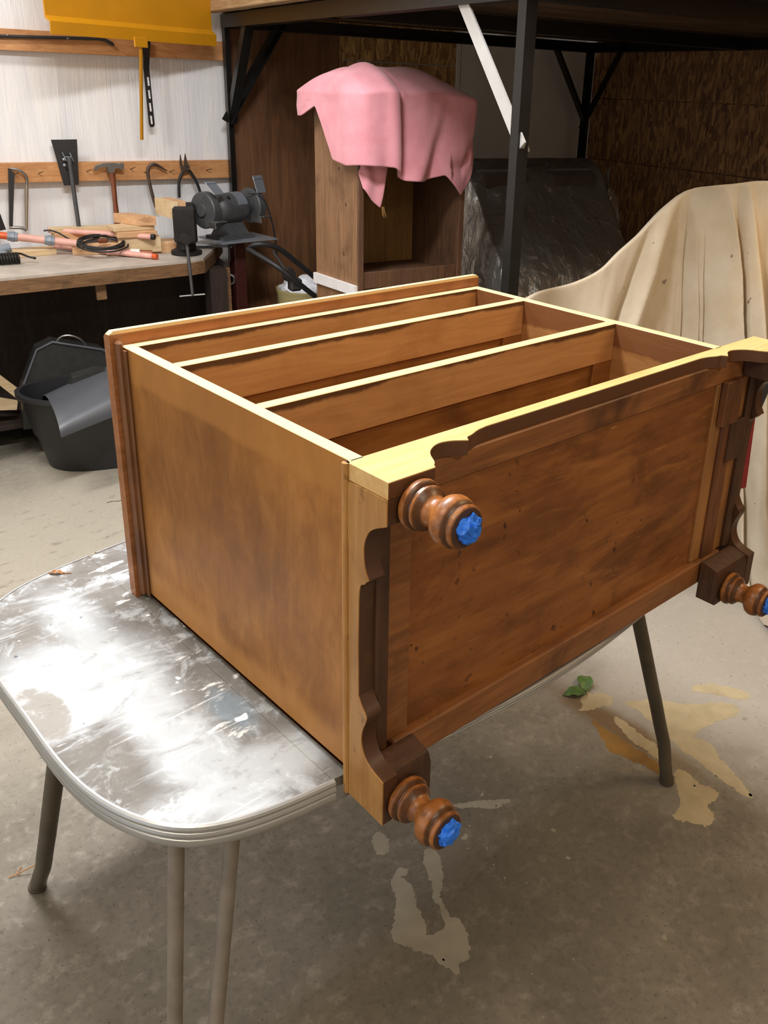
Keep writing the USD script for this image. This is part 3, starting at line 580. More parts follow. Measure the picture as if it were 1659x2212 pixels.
for i in range(NB):
    for j in range(NV):
        v = j/(NV-1); a = max(0, 1-v/.62)
        tc = TC-.035*max(0, v-.25)+.02*max(0, .25-v)                       # the flap on the left lies over the rest along this line
        stp = 1/(1+math.exp((tt[i]-tc)/.004)); lp = math.exp(-((tt[i]-tc+.035)/.03)**2)
        f = (.030*stp+.016*lp-.022*math.exp(-((tt[i]-tc-.012)/.012)**2))*(1 if v < .5 else max(0, 1-(v-.5)*2.5))
        f += .012*math.sin((tt[i]-tc)*30-v*5)*a*(tt[i] > tc)+.014*math.exp(-((tt[i]-tc+.14)/.05)**2)*a-.016*math.exp(-((tt[i]-tc-.19-.22*(v-.2))/.03)**2)*a+.020*math.exp(-((tt[i]-tc-.13-.30*(v-.1))/.045)**2)*a
        f += -.022*math.exp(-((v-.17-.9*(tt[i]-tc-.36))/.05)**2)*(tt[i] > tc+.26)
        g_ = (meshkit.fbm(np.array([tt[i]*6, v*2.4, 1.3]), 3)-.5)*.022
        P[i, j, :2] += ou[i]*(f+g_)
        if v > .45:
            q_ = (v-.45)*4; P[i, j, 2] += (.030*math.exp(-((tt[i]-tc+.05+.10*(v-.5))/.035)**2)-.018*math.exp(-((tt[i]-tc-.01+.10*(v-.5))/.016)**2))*min(1, q_)*max(0, 1-(v-.45)*2.2)+g_*.5
part(blk, 'cloth', sheet(P, .006), M['pink'], smooth=True)
# the turned-under corner that hangs below the hem, with its frayed tip
u, v = np.meshgrid(np.linspace(0, 1, 26), np.linspace(0, 1, 22), indexing='ij')
z = np.interp(u, [0, .12, .5, .82, 1], [1.33, 1.27, 1.215, 1.185, 1.30]); x = -.004+.135*u+.01*np.sin(v*5)
P = np.stack([x-.012*(1-v)*u, -.012-.018*np.sin(u*math.pi*1.1)*(1-v)-.006*np.sin(u*9), 1.42*v+z*(1-v)], -1)
part(blk, 'folded_corner', sheet(P, .005), M['pink'], smooth=True)
part(blk, 'fray', cat(*[cyl((.105+.002*k, -.02, 1.19), (.108+.005*k, -.022+.002*k, 1.155-.006*(k % 3)), .0011, 5) for k in range(6)]), M['cab_in'])

# ---------------------------------------------------------------- canvas drop cloth over a red machine
def canvas_tone(g, p, c, n):
    y = g.m('multiply', g.blob(p, (2.42, .42, 1.30), (.42, .33, .34), g.noise(p, 5., 5.), .9, .5), .35)  # patch of warm yellow light painted into the canvas colour
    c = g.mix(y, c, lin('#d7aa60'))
    sp = g.noise(p, 26., 2., .5); c = g.mix(g.m('multiply', g.step(sp, .735, .75), .75), c, lin('#5c5348'))
    return g.mix(g.m('multiply', g.step(g.noise(p, 5., 5., .65), .58, .7), .3), c, lin('#b7a68c'))
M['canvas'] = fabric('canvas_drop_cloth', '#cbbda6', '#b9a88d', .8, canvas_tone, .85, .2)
rdg = np.array([(1.64, 1.25, .80), (1.66, 1.165, 1.005), (1.759, 1.094, 1.050), (1.855, 1.028, 1.098), (1.92, 1.0, 1.160), (1.994, .967, 1.230), (2.071, .936, 1.308), (2.143, .9, 1.366), (2.158, .823, 1.388), (2.182, .734, 1.404), (2.22, .66, 1.416), (2.30, .45, 1.42), (2.40, .15, 1.40), (2.52, -.1, 1.30)])
bot = np.array([(1.62, 1.20, 0), (1.64, 1.09, 0), (1.69, .99, 0), (1.78, .92, 0), (1.85, .88, 0), (1.93, .84, 0), (2.03, .80, 0), (2.12, .74, 0), (2.16, .66, 0), (2.14, .55, 0), (2.08, .42, 0), (2.02, .28, 0), (2.05, .0, 0), (2.2, -.25, 0)])
NU, NV = 190, 90
tu = np.linspace(0, len(rdg)-1, NU); ii = np.arange(len(rdg))
rd = np.stack([CubicSpline(ii, pad_[:]) (tu) for pad_ in rdg.T], -1); bt = np.stack([CubicSpline(ii, q_)(tu) for q_ in bot.T], -1)
vv = np.linspace(-.35, 1, NV); P = np.zeros((NU, NV, 3))
out = (bt-rd)[:, :2]; out /= np.linalg.norm(out, axis=1)[:, None]
for j, v in enumerate(vv):
    if v < 0:
        w = -v/.35; P[:, j, :2] = rd[:, :2]-out*(.42*w); P[:, j, 2] = rd[:, 2]*(1-w**1.6*.85)+.012*np.sin(math.pi*w)
    else:
        h = v**1.25; P[:, j, :2] = rd[:, :2]+(bt-rd)[:, :2]*(.32*v+.68*v**2.6+.10*math.sin(math.pi*v))[..., None] if False else rd[:, :2]+(bt-rd)[:, :2]*(.34*v+.66*v**2.8); P[:, j, 2] = rd[:, 2]*(1-h)
U, Vv = np.meshgrid(tu, vv, indexing='ij'); pos = np.clip(Vv, 0, 1)
lob = lambda c, w: np.exp(-((U-c)/w)**2)
fold = .085*lob(8.4+1.3*pos, .20)-.050*lob(7.95+1.1*pos, .16)+.03*lob(7.35+.5*pos, .14)-.030*lob(7.15+.45*pos, .14)+.07*lob(9.3+1.7*pos, .22)-.05*lob(9.0+1.5*pos, .17)+.07*lob(10.4+1.0*pos, .25)-.045*lob(10.05+.9*pos, .17)
fold = fold*np.clip(pos*2.2, 0, 1)**.8+.050*lob(6.3-4.4*pos, .38)*np.sin(math.pi*np.clip(pos*1.15, 0, 1))**.6-.03*lob(5.5-4.2*pos, .25)*np.sin(math.pi*np.clip(pos*1.15, 0, 1))+.020*lob(4.0-1.8*pos, .3)*pos
fold += .030*pos**2*np.sin(U*5.2+2*meshkit.noise(np.stack([U, pos*3, U*0], -1)*1.3))*(U > 7)+.07*(meshkit.fbm(np.stack([U*.9, pos*2.6, U*0+2], -1), 4)-.5)*(.15+pos)
low = np.clip((pos-.62)/.38, 0, 1)
fold += low*.055*(meshkit.fbm(np.stack([U*2.2, pos*9, U*0+5], -1), 3)-.5)*(U > 6)
P[:, :, :2] += out[:, None, :]*fold[..., None]; P[:, :, 2] = np.maximum(P[:, :, 2]+.02*low*np.sin(U*7)*(U > 6), .004)
dc = thing('drop_cloth', 'paint-spotted cream canvas drop cloth over a bulky machine, falling to the floor', 'drop cloth')
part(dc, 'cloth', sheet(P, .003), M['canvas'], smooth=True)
M['red'] = plain('red_enamel', '#6a1716', .35, 0., .1); M['rubber'] = plain('black_rubber', '#1d1b1a', .7, 0., .2)
mc = thing('garden_machine', 'red and black machine glimpsed at the edge of the canvas drop cloth', 'machine', (2.0, .62, 0), 30)
mloc = lambda p: tuple(rot('z', -30) @ (np.array(p)-[2.0, .62, 0]))
bk_ = np.array([.22, .20, 0.])
def slab_(pts): return hull([mloc(p) for p in pts]+[mloc(np.array(p)+bk_) for p in pts])
part(mc, 'side_cover', slab_([(1.585, .275, .635), (1.612, .262, .640), (1.672, .300, .835), (1.635, .325, .850)]), M['red'])
part(mc, 'dark_gap_slab', slab_([(1.650, .322, .835), (1.690, .296, .845), (1.725, .296, .910), (1.690, .320, .935)]), M['rubber'])  # black slab added for the dark gap under the cloth
part(mc, 'frame', hull([mloc((x, y, z)) for x, y in ((1.90, .66), (2.06, .62), (2.10, .80), (1.92, .82)) for z in (.16, .62)]), M['red'])
for q_ in ((2.02, .72, .15), (2.16, .92, .15)):
    part(mc, 'wheel', xf(lathe([(0, -.03), (.08, -.03), (.14, -.034), (.15, -.015), (.15, .015), (.14, .034), (.08, .03), (0, .03)], 30), rot('x', 90), mloc(q_)), M['rubber'])

# ---------------------------------------------------------------- chair under clear plastic
M['uph'] = fabric('dark_upholstery', '#4a3a2c', '#33271d', 1., None, .7, .2)
def clear_film(g):
    p = g.pos(); n = g.noise(g.map(p, scale=(3, 3, 1)), 6., 5., .6, .8); s = g.noise(p, 16., 4., .6)
    b = g.bump(n, .8, .02)
    gl = g.o('glossy_bsdf', 'BSDF', color=(.85, .83, .8), roughness=.16, normal=b); tr = g.o('transparent_bsdf', 'BSDF', color=(.86, .84, .8))
    df = g.o('principled_bsdf', 'BSDF', base_color=(.55, .53, .5), roughness=.3, normal=b)
    a = g.o('mix_closure', 'closure', fac=g.m('add', .05, g.m('multiply', g.o('fresnel', 'fac', IOR=1.45), .6)), closure1=tr, closure2=gl)
    return g.o('mix_closure', 'closure', fac=g.m('add', .14, g.m('multiply', g.step(s, .60, .70), .30)), closure1=a, closure2=df)
M['plastic'] = mat('clear_plastic_film', clear_film)
arm = thing('armchair', 'dark high-backed upholstered armchair wrapped in clear plastic against the right corner', 'armchair', wp(1.95, -1.25), WZ-4)
def cushion(x0, x1, y0, y1, z0, z1, r=.05):
    m = hull(np.vstack([ico(r, 2, (1, 1, 1), (x, y, z)).vertices for x in (x0+r, x1-r) for y in (y0+r, y1-r) for z in (z0+r, z1-r)])); return m
part(arm, 'backrest', cushion(.0, .92, .32, .52, .25, 1.285, .07), M['uph']); part(arm, 'seat', cushion(.10, .82, -.25, .38, .15, .46, .06), M['uph'])
part(arm, 'armrest', cushion(-.02, .13, -.28, .42, .12, .68, .06), M['uph']); part(arm, 'armrest', cushion(.79, .94, -.28, .42, .12, .68, .06), M['uph'])
part(arm, 'head_cushion', cushion(.06, .40, .24, .36, 1.0, 1.27, .05), M['uph']); part(arm, 'head_cushion', cushion(.50, .86, .24, .36, 1.0, 1.27, .05), M['uph'])
for x in (.02, .88):
    for y in (-.22, .42): part(arm, 'leg', box(x, x+.04, y, y+.04, 0, .16), M['cab_dark'])
ps = thing('plastic_sheet', 'clear crinkled plastic sheeting draped over the dark armchair', 'plastic sheet', wp(1.95, -1.25), WZ-4)
u, v = np.meshgrid(np.linspace(-.12, 1.04, 110), np.linspace(0, 1, 80), indexing='ij')
yy = np.interp(v, [0, .30, .36, .62, 1], [.60, .42, .30, -.10, -.36]); zz = np.interp(v, [0, .10, .26, .33, .62, .74, 1], [1.0, 1.30, 1.32, 1.30, .78, .60, .02])
sd = np.clip((np.abs(u-.46)-.44)/.14, 0, 1); n1 = meshkit.fbm(np.stack([u*5, v*6, u*0], -1), 4)-.5
pl = .03*np.sin(u*26+3*n1*4)*np.clip(v-.35, 0, 1)
P = np.stack([u+.02*n1, yy-.06*n1+pl-.02, np.maximum(zz-(1.1*sd*(zz-.05)*.5)-.02*np.abs(n1), .01)], -1)
part(ps, 'film', sheet(P, .0012), M['plastic'], smooth=True)
part(ps, 'film_tail', sheet(np.stack([np.full_like(u, .95)+.03*n1+.10*(u+.12), .30-v*.3+.04*np.sin(v*9+u*7), 1.28*(1-v)-.25*(u+.12)*(1-v)+.01], -1), .0012), M['plastic'], smooth=True)

# ---------------------------------------------------------------- the workbench and what stands on it
def wt(name, label, cat_, s=0., n=0., z=0., rz=0., group=None): return thing(name, label, cat_, wp(s, n, z), WZ+rz, group)
def slab(pts, z0, z1): return extr([tuple(p) for p in pts], z1-z0, z0)
M['bench_top'] = plain('worn_bench_top', '#b4a99c', .5, 0., .18, 9., .2)
M['bench_edge'] = wood('bench_edge_wood', '#8a6642', '#5a3f28', 'x', .6, .7, '#3b2a1c', 9.)
M['bench_dark'] = wood('bench_dark_wood', '#3a2a20', '#241a14', 'z', .7, .5, '#1a130e', 6.)
ZT = .845
bench = wt('workbench', 'long dark wooden workbench with a worn pale top against the sheeted wall', 'workbench')
bp = np.array([(-1.5, -.80), (.63, -.592), (.70, -.56), (.84, -.33), (.99, -.05), (-1.5, -.05)])
part(bench, 'worktop', slab(bp, ZT-.012, ZT), M['bench_top'])
part(bench, 'edge_board', slab(np.array([(-1.5, -.802), (.632, -.595), (.705, -.562), (.845, -.332), (.99, -.06), (.96, -.06), (.80, -.34), (.68, -.53), (.62, -.555), (-1.5, -.76)]), ZT-.072, ZT-.0125), M['bench_edge'])
part(bench, 'end_board', xf(box(-.012, .012, 0, .46, .06, ZT-.075), rot('z', -10), (.865, -.43, 0)), M['bench_dark'])
part(bench, 'end_edge', xf(box(-.014, .014, -.02, -.0005, .06, ZT-.08), rot('z', -10), (.865, -.43, 0)), M['bench_edge'], 'rust-brown front edge of the end board')
part(bench, 'back_board', box(-1.5, .90, -.09, -.07, .10, ZT-.08), M['bench_dark'])
part(bench, 'lower_shelf', box(-1.5, .86, -.50, -.10, .10, .125), M['bench_dark'])
for s_, n_ in ((-.40, -.58), (.80, -.44), (-1.4, -.62)):
    lg = part(bench, 'leg', box(s_-.045, s_+.045, n_-.045, n_+.045, .10, ZT-.075), M['bench_dark'])
    part(lg, 'caster', cat(xf(lathe([(0, -.02), (.045, -.02), (.05, -.012), (.05, .012), (.045, .02), (0, .02)], 24), rot('y', 90), (s_, n_, .05)), box(s_-.028, s_+.028, n_-.04, n_+.03, .06, .10)), M['steel_dark'])
part(bench, 'wood_stub', box(.17, .215, -.60, -.58, ZT-.15, ZT-.073), M['bench_edge'])
part(bench, 'tape_hook', xf(tube([(.025*math.cos(a), 0, .025*math.sin(a)) for a in np.linspace(0, 2*np.pi, 24, endpoint=False)], .007, 10, True), rot('z', -30), (.905, -.36, .685)), M['steel'], 'round steel ring hanging at the bench end')

M['orange'] = plain('orange_pipe', '#cf5a2a', .35, 0., .12, 20.); M['pinkpipe'] = plain('faded_pink_pipe', '#d9a394', .5, 0., .14, 22., .1)
M['greyplastic'] = plain('grey_plastic', '#7b828a', .4, 0., .1); M['pine'] = wood('pine_offcut', '#dcb48a', '#c08f60', 'x', .6, .3, '#a77c50', 8.)
M['pine_pale'] = wood('pale_pine_offcut', '#e0c7a0', '#c5a679', 'x', .6, .3, '#b0926a', 8.); M['black'] = plain('black_rubber_cord', '#1f1f20', .5, 0., .2)
M['paper'] = plain('white_paper', '#d8d9dc', .7, 0., .03); M['copper'] = plain('brown_copper', '#8a5236', .4, .6, .15); M['pvc'] = plain('white_plastic', '#dddad4', .35, 0., .03)
M['spring'] = plain('dark_spring_steel', '#2e2b28', .45, .6, .2); M['cast'] = plain('grey_cast_iron', '#565758', .55, .4, .2, 18., .2); M['cast_dark'] = plain('dark_cast_iron', '#2d2a29', .5, .5, .25, 18., .2)
M['maroon'] = plain('maroon_steel', '#4a2420', .4, .3, .2); M['galv'] = plain('galvanised_plate', '#9aa0a8', .4, .6, .1, 12.)
def pipe(a, b, r=.0125, m='pinkpipe', seg=16): return cyl(np.array(a), np.array(b), r, seg)
op = wt('orange_pipe', 'orange and faded pink pipe with two grey couplings lying across the bench', 'pipe')
a, b = np.array([-.45, -.06, .985]), np.array([.20, -.26, .900]); at = lambda t: a+(b-a)*t
part(op, 'pipe', cyl(at(0), at(.535), .0165), M['orange']); part(op, 'pipe', cyl(at(.535), at(1.), .0175), M['pinkpipe'], 'faded pink end of the pipe')
for t in (.565, .80):
    part(op, 'coupling', cat(cyl(at(t-.032), at(t+.032), .0215, 10), cyl(at(t-.012), at(t+.012), .025, 8)), M['greyplastic'], 'grey plastic coupling')
for i, (p0, p1, lab) in enumerate((((.10, -.07, .943), (.515, -.405, .935), 'upper of the two faded pink pipes, resting on the lumber'), ((.10, -.07, .868), (.485, -.515, .860), 'lower faded pink pipe with an orange end, beneath the cord coil'))):
    pp_ = wt('pink_pipe', lab, 'pipe'); p0, p1 = np.array(p0), np.array(p1); part(pp_, 'tube', cyl(p0, p1, .0132), M['pinkpipe'])
    part(pp_, 'pipe_end', cyl(p1-(p1-p0)*(.03 if i == 0 else .035), p1+(p1-p0)*.004, .0138), M['cast_dark' if i == 0 else 'orange'])
    if i == 0: part(pp_, 'clamp', cyl(p0+(p1-p0)*.42+[0, 0, -.012], p0+(p1-p0)*.47+[0, 0, -.012], .016, 10), M['cast_dark'])
wpv = wt('white_pipe_stub', 'short pink pipe with a white plastic collar and brown copper end beside the vise', 'pipe'); part(wpv, 'tube', cyl((.30, -.33, .862), (.41, -.37, .862), .015), M['pinkpipe'])
part(wpv, 'collar', cyl((.405, -.368, .862), (.445, -.382, .862), .017), M['pvc']); part(wpv, 'copper_end', cyl((.445, -.382, .862), (.50, -.402, .860), .011), M['copper'])
coil = wt('cord_coil', 'coiled black electric cord with its plug lying over the pink pipes', 'cord', .285, -.33, .908, 0)
pts = []
for t in np.linspace(0, 5*2*np.pi, 170):
    r = .092+.012*math.sin(t*.37+1)+.004*math.sin(t*2.1); pts.append((r*1.1*math.cos(t), r*.82*math.sin(t), .010*math.sin(t*.63)+.012*math.sin(t)*1.6))
part(coil, 'cable', tube(pts, .0042, 8), M['black']); part(coil, 'tie', tube([(-.10+.018*math.cos(q_), .0, .018*math.sin(q_)) for q_ in np.linspace(0, 6.28, 14, endpoint=False)], .003, 6, True), M['cast_dark'])
pl = part(coil, 'plug', cat(box(-.02, .025, -.012, .012, .0, .02, .005)), M['copper']); part(pl, 'prong', cat(box(.025, .042, -.008, -.006, .008, .014), box(.025, .042, .006, .008, .008, .014)), M['steel'])
part(coil, 'cable_end', tube(bezier([(-.02, 0, .01), (-.06, .03, .004), (-.10, .06, .0), (-.18, .13, .045), (-.23, .15, .05)], 20), .004, 8), M['black'])
spr = wt('coil_spring', 'thick black coil spring with a hooked end lying near the bench front', 'spring', -.36, -.375, ZT+.0275, 0)
part(spr, 'coil', tube([(.26*t/(2*np.pi*22), .0215*math.cos(t), .0215*math.sin(t)) for t in np.linspace(0, 2*np.pi*22, 22*14)], .0058, 8), M['spring'])
part(spr, 'hook', tube(bezier([(.255, .0, .02), (.28, .005, .012), (.305, .0, .0), (.325, -.012, -.004), (.318, -.024, -.003)], 20), .0045, 8), M['spring'])
fit = wt('grey_fitting', 'grey plastic fitting at the left end of the bench under the orange pipe', 'fitting', -.22, -.24, ZT)
part(fit, 'body', cat(box(-.06, .09, -.03, .03, 0, .045, .008), cyl((.0, 0, .03), (.11, .0, .055), .02, 12)), M['greyplastic']); part(fit, 'lever', box(-.10, -.03, -.05, .05, .02, .07, .01), M['cast_dark'])
def lumber(name, label, s, n, z, rz, size, m, ry=0.):
    t = wt(name, label, 'lumber', s, n, z, rz); b_ = box(0, size[0], 0, size[1], 0, size[2], .002); part(t, 'board', xf(b_, rot('y', ry)) if ry else b_, M[m]); return t
lumber('lumber_offcut', 'flat tan board lying beside the coil spring under the orange pipe', -.15, -.23, ZT, 6, (.25, .10, .030), 'pine_pale')
lumber('lumber_offcut', 'long pine board behind the pink pipes, lowest of the lumber', .16, -.25, ZT, -14, (.50, .11, .055), 'pine')
lumber('lumber_offcut', 'pale pine board on top of the lumber behind the pink pipes', .11, -.15, ZT+.056, 0, (.30, .09, .035), 'pine')
lumber('lumber_offcut', 'thin tapering pine board topmost behind the pink pipes', .10, -.13, ZT+.092, 2, (.29, .08, .020), 'pine_pale', 1.)
lumber('lumber_offcut', 'tan block of wood under the stack left of the vise', .36, -.34, ZT+.01, -8, (.20, .12, .075), 'pine_pale')
lumber('lumber_offcut', 'flat board in the middle of the stack left of the vise', .35, -.36, ZT+.086, -3, (.19, .12, .028), 'pine')
lumber('lumber_offcut', 'pale board with a white end in the stack left of the vise', .34, -.35, ZT+.115, 3, (.20, .11, .022), 'pine_pale')
bk = wt('lumber_block', 'reddish pine block with growth rings showing, topmost of the stack left of the vise', 'lumber', .46, -.345, ZT+.1385, -10)
part(bk, 'block', hull([(x, y, z) for x0, y in ((-.10, .14), (0, 0)) for x, z in ((x0, 0), (x0+.085, 0), (x0+.085, .045), (x0, .045))]), M['pine'])
part(bk, 'growth_ring', cat(*[tube([(.0425+r*math.cos(q_), -.0004, .052+r*math.sin(q_)*.9) for q_ in np.linspace(-2.5, -.65, 12)], .0007, 4) for r in (.018, .025, .032, .039)]), M['copper'])
pap = wt('paper_sheet', 'crumpled white paper lying on the right end of the bench behind the vise', 'paper', .86, -.27, ZT, -30)
u, v = np.meshgrid(np.linspace(-.11, .11, 16), np.linspace(-.09, .09, 14), indexing='ij')
part(pap, 'sheet', sheet(np.stack([u, v, .006+.022*meshkit.fbm(np.stack([u*18, v*18, u*0], -1), 3)], -1), .001), M['paper'])
# the vise, holding two pine boards
vs = wt('bench_vise', 'dark iron bench vise clamped at the right front corner of the bench', 'vise', .665, -.42, ZT, -18)
Vz = lambda n, m, k='cast_dark', l=None: part(vs, n, m, M[k], l)
Vz('base', cat(lathe([(0, 0), (.075, 0), (.075, .018), (.05, .03), (.045, .06), (.06, .075), (0, .075)], 28)))
Vz('body', cat(box(-.05, .05, -.07, .12, .075, .15, .015), box(-.055, .055, .03, .075, .14, .245, .012)))
Vz('front_jaw', cat(box(-.055, .055, -.125, -.085, .07, .245, .012), box(-.035, .035, -.09, .1, .085, .135, .006)))
Vz('anvil', hull([(x, y, z) for x in (-.03, .03) for y, z in ((.075, .15), (.15, .15), (.15, .215), (.075, .235))]), 'cast')
Vz('screw', cat(cyl((0, -.12, .11), (0, -.20, .11), .016), cyl((0, -.19, .11), (0, -.225, .11), .026)))
hd = Vz('handle', cyl((0, -.207, .13), (.012, -.207, -.165), .0075), 'cast'); part(hd, 'cross_bar', cyl((-.05, -.207, -.168), (.07, -.207, -.16), .005), M['steel'])
for k, (x, lab) in enumerate(((-.035, 'pine board standing in the vise jaws, the left one of two'), (.008, 'pine board standing in the vise jaws, the right one of two'))):
    cb = wt('clamped_board', lab, 'lumber', .60+.042*k, -.475+.012*k, ZT+.185, -14); part(cb, 'board', hull([(x_, y, z) for y, dx in ((0, 0), (.16, -.06)) for x_ in (-.019+dx, .019+dx) for z in (0., .078)]), M['pine' if k else 'pine_pale'])
# the grinder on its pedestal
pd = wt('grinder_pedestal', 'maroon steel pedestal with a flat plate beside the bench end', 'stand', .955, -.36, 0, 8)
part(pd, 'post', box(-.032, .032, -.032, .032, .02, .895, .004), M['maroon']); part(pd, 'plate', box(-.155, .165, -.135, .125, .895, .902, .001), M['galv']); part(pd, 'foot_plate', box(-.085, .17, -.14, .14, 0, .02, .003), M['maroon'])
part(pd, 'support_rod', cyl((-.10, -.10, .895), (-.10, -.09, .80), .006, 8), M['steel_dark'])
gr = wt('bench_grinder', 'dusty grey twin-wheel bench grinder bolted on the pedestal plate', 'grinder', .925, -.355, .9025, 20)
Q = lambda n, m, k='cast', l=None: part(gr, n, m, M[k], l)
RYX = rot('y', 90)
Q('base', cat(hull([(x, y, z) for x, y, z in ((-.10, -.075, 0), (.10, -.075, 0), (.10, .075, 0), (-.10, .075, 0), (-.10, -.075, .015), (.10, -.075, .015), (.10, .075, .015), (-.10, .075, .015))]), hull([(x, y, z) for s2, z in ((1, .014), (.6, .085)) for x in (-.085*s2, .085*s2) for y in (-.055*s2, .055*s2)])))
Q('motor', xf(lathe([(0, -.115), (.03, -.115), (.05, -.105), (.066, -.085), (.074, -.06), (.075, .0), (.074, .06), (.066, .085), (.05, .105), (.03, .115), (0, .115)], 40), RYX, (0, 0, .15)))
Q('name_plate', xf(cat(*[box(-.035, .035, .0745, .0755, -.001, .001)]), None, (0, 0, .15)) if False else tube([(x, .076*math.sin(q_), .15+.076*math.cos(q_)) for x in (0,) for q_ in np.linspace(-.9, .2, 14)], .0009, 4) if False else sheet(np.array([[(x, -.0762*math.sin(q_), .15+.0762*math.cos(q_)) for x in (.0, .062)] for q_ in np.linspace(-.25, 1.3, 16)]), .001), 'galv', 'pale motor name plate')
Q('vent_hole', xf(lathe([(0, 0), (.010, 0), (.010, .002), (0, .002)], 14), rot('x', 60), (-.045, -.050, .206)), 'black')
for sx in (-1, 1):
    gd = Q('wheel_guard', xf(lathe([(.028, -.024), (.086, -.024), (.09, -.018), (.09, .018), (.086, .024), (.03, .024), (.03, .020), (.082, .020), (.082, -.020), (.028, -.020)], 36), RYX, (sx*.152, 0, .15)))
    part(gd, 'grinding_wheel', xf(lathe([(0, -.017), (.076, -.017), (.078, -.015), (.078, .015), (.076, .017), (0, .017)], 36), RYX, (sx*.152, 0, .15)), M['cast_dark'])
    part(gd, 'flange', xf(lathe([(0, -.034), (.03, -.034), (.034, -.020), (.034, .020), (.03, .034), (0, .034)], 24), RYX, (sx*.152, 0, .15)), M['cast'])
    part(gd, 'eye_shield', xf(cat(box(-.032, .032, -.045, .045, -.0012, .0012), cyl((-.03, .03, 0), (.03, .03, .0), .006, 8)), rot('x', 38 if sx < 0 else 70), (sx*.15+.012, -.055, .262)), M['galv'])
    part(gd, 'tool_rest', cat(box(sx*.152-.03, sx*.152+.03, -.12, -.07, .10, .106), box(sx*.152-.03, sx*.152-.022, -.10, -.05, .07, .10)), M['steel'])
Q('cord', tube(bezier([(.10, -.03, .22), (.15, -.08, .20), (.19, -.10, .10), (.215, -.10, .0), (.235, -.09, -.12)], 24), .0045, 8), 'black')

# ---------------------------------------------------------------- tools on the girts
M['tool_black'] = plain('black_plate', '#33302f', .5, .3, .12); M['hick'] = wood('hammer_handle_wood', '#8d4f2c', '#6a3820', 'z', .4, .5, '#4d2716', 12.)
M['rust'] = plain('rusty_bar_steel', '#5a4a40', .55, .5, .25, 40.); M['yellow'] = plain('yellow_enamel', '#c58814', .38, 0., .06, 8.); M['brass'] = plain('worn_chrome', '#b8ab98', .3, .8, .1)
yw = -.06
def onw(pts, y=yw): return [(p[0], y, p[1]) for p in pts]
hs = wt('hacksaw', 'bent steel hacksaw frame with a black grip hanging leftmost on the lower girt', 'saw')
part(hs, 'grip', hull([(x, y, z) for x, z in ((-.043, 1.238), (-.020, 1.216), (-.060, .972), (-.074, .974)) for y in (-.072, -.052)]), M['tool_black'])
part(hs, 'frame', tube(bezier(onw([(-.036, 1.236), (-.010, 1.231), (.013, 1.221), (.028, 1.205), (.032, 1.185), (.028, 1.155)]), 24), .006, 8), M['steel'])
part(hs, 'side_bar', tube(onw([(.028, 1.16), (.023, 1.125), (.0, .948)]), [.008, .0095, .0075], 10), M['brass'], 'shiny right bar of the frame'); part(hs, 'bottom_bar', tube(bezier(onw([(-.075, .965), (-.05, .962), (-.02, .958), (.0, .946)]), 12), .008, 8), M['steel'])
tp = wt('long_tamper', 'black tapering steel plate on a grey pipe handle hanging beside the hacksaw', 'tool')
part(tp, 'plate', extr_xz([(.165, 1.364), (.284, 1.366), (.270, 1.152), (.200, 1.150)], -.052, -.044), M['tool_black']); part(tp, 'handle', tube(onw([(.232, 1.285), (.243, .90)], -.075), .0105, 12), M['cast'], 'grey pipe handle')
part(tp, 'fork', cat(tube(onw([(.205, 1.308), (.220, 1.268)], -.068), .003, 6), tube(onw([(.240, 1.306), (.253, 1.264)], -.068), .003, 6), tube(onw([(.214, 1.286), (.246, 1.286)], -.068), .0025, 6)), M['galv'])
for z in (1.274, 1.247): part(tp, 'bolt', ico(.0075, 2, (1, .7, 1), (.211, -.060, z)), M['galv'])
hm = wt('claw_hammer', 'claw hammer with a red-brown wooden handle hanging on the lower girt', 'hammer')
part(hm, 'head', extr_xz([(.342, 1.226), (.356, 1.244), (.390, 1.256), (.433, 1.257), (.460, 1.255), (.465, 1.249), (.470, 1.255), (.489, 1.255), (.489, 1.226), (.470, 1.226), (.463, 1.231), (.444, 1.231), (.440, 1.210), (.409, 1.210), (.406, 1.238), (.377, 1.237), (.354, 1.223)], -.083, -.058), M['steel'])
part(hm, 'handle', hull([(x, y, z) for x, z in ((.4135, 1.213), (.4455, 1.213)) for y in (-.080, -.062)]+[(.4225, -.078, 1.10), (.4405, -.064, 1.10)]) if False else cat(*[hull([(cx+dx*w_, -.071+dy*.010, z) for cx, w_, z in (A_, B_) for dx in (-1, 1) for dy in (-.6, .6)]+[(cx, -.071+dy*.0125, z) for cx, w_, z in (A_, B_) for dy in (-1, 1)]) for A_, B_ in zip([(.4300, .0155, 1.212), (.4315, .0115, 1.165), (.431, .0105, 1.07)], [(.4315, .0115, 1.165), (.431, .0105, 1.07), (.432, .0145, .950)])]), M['hick'])
hk = wt('pry_bar', 'rusty crooked pry bar hooked over a nail on the lower girt', 'pry bar')
part(hk, 'bar', tube(bezier(onw([(.712, 1.212), (.695, 1.222), (.672, 1.236), (.645, 1.246), (.622, 1.236), (.612, 1.20), (.617, 1.15), (.626, 1.095), (.640, 1.03)]), 40), np.r_[np.linspace(.003, .0085, 10), np.full(30, .0085)], 8), M['rust'])
pk = wt('slip_joint_pliers', 'black-handled pliers hanging open over the right end of the lower girt', 'pliers')
part(pk, 'jaw', cat(extr_xz([(.787, 1.292), (.782, 1.252), (.790, 1.204), (.817, 1.204), (.810, 1.226), (.794, 1.240)], -.068, -.056), extr_xz([(.812, 1.297), (.818, 1.257), (.832, 1.230), (.826, 1.213), (.803, 1.213), (.806, 1.268)], -.072, -.060)), M['rust'])
part(pk, 'grip', tube(bezier(onw([(.800, 1.21), (.785, 1.19), (.774, 1.165), (.768, 1.12), (.766, 1.075)]), 16), .0075, 10), M['black'])
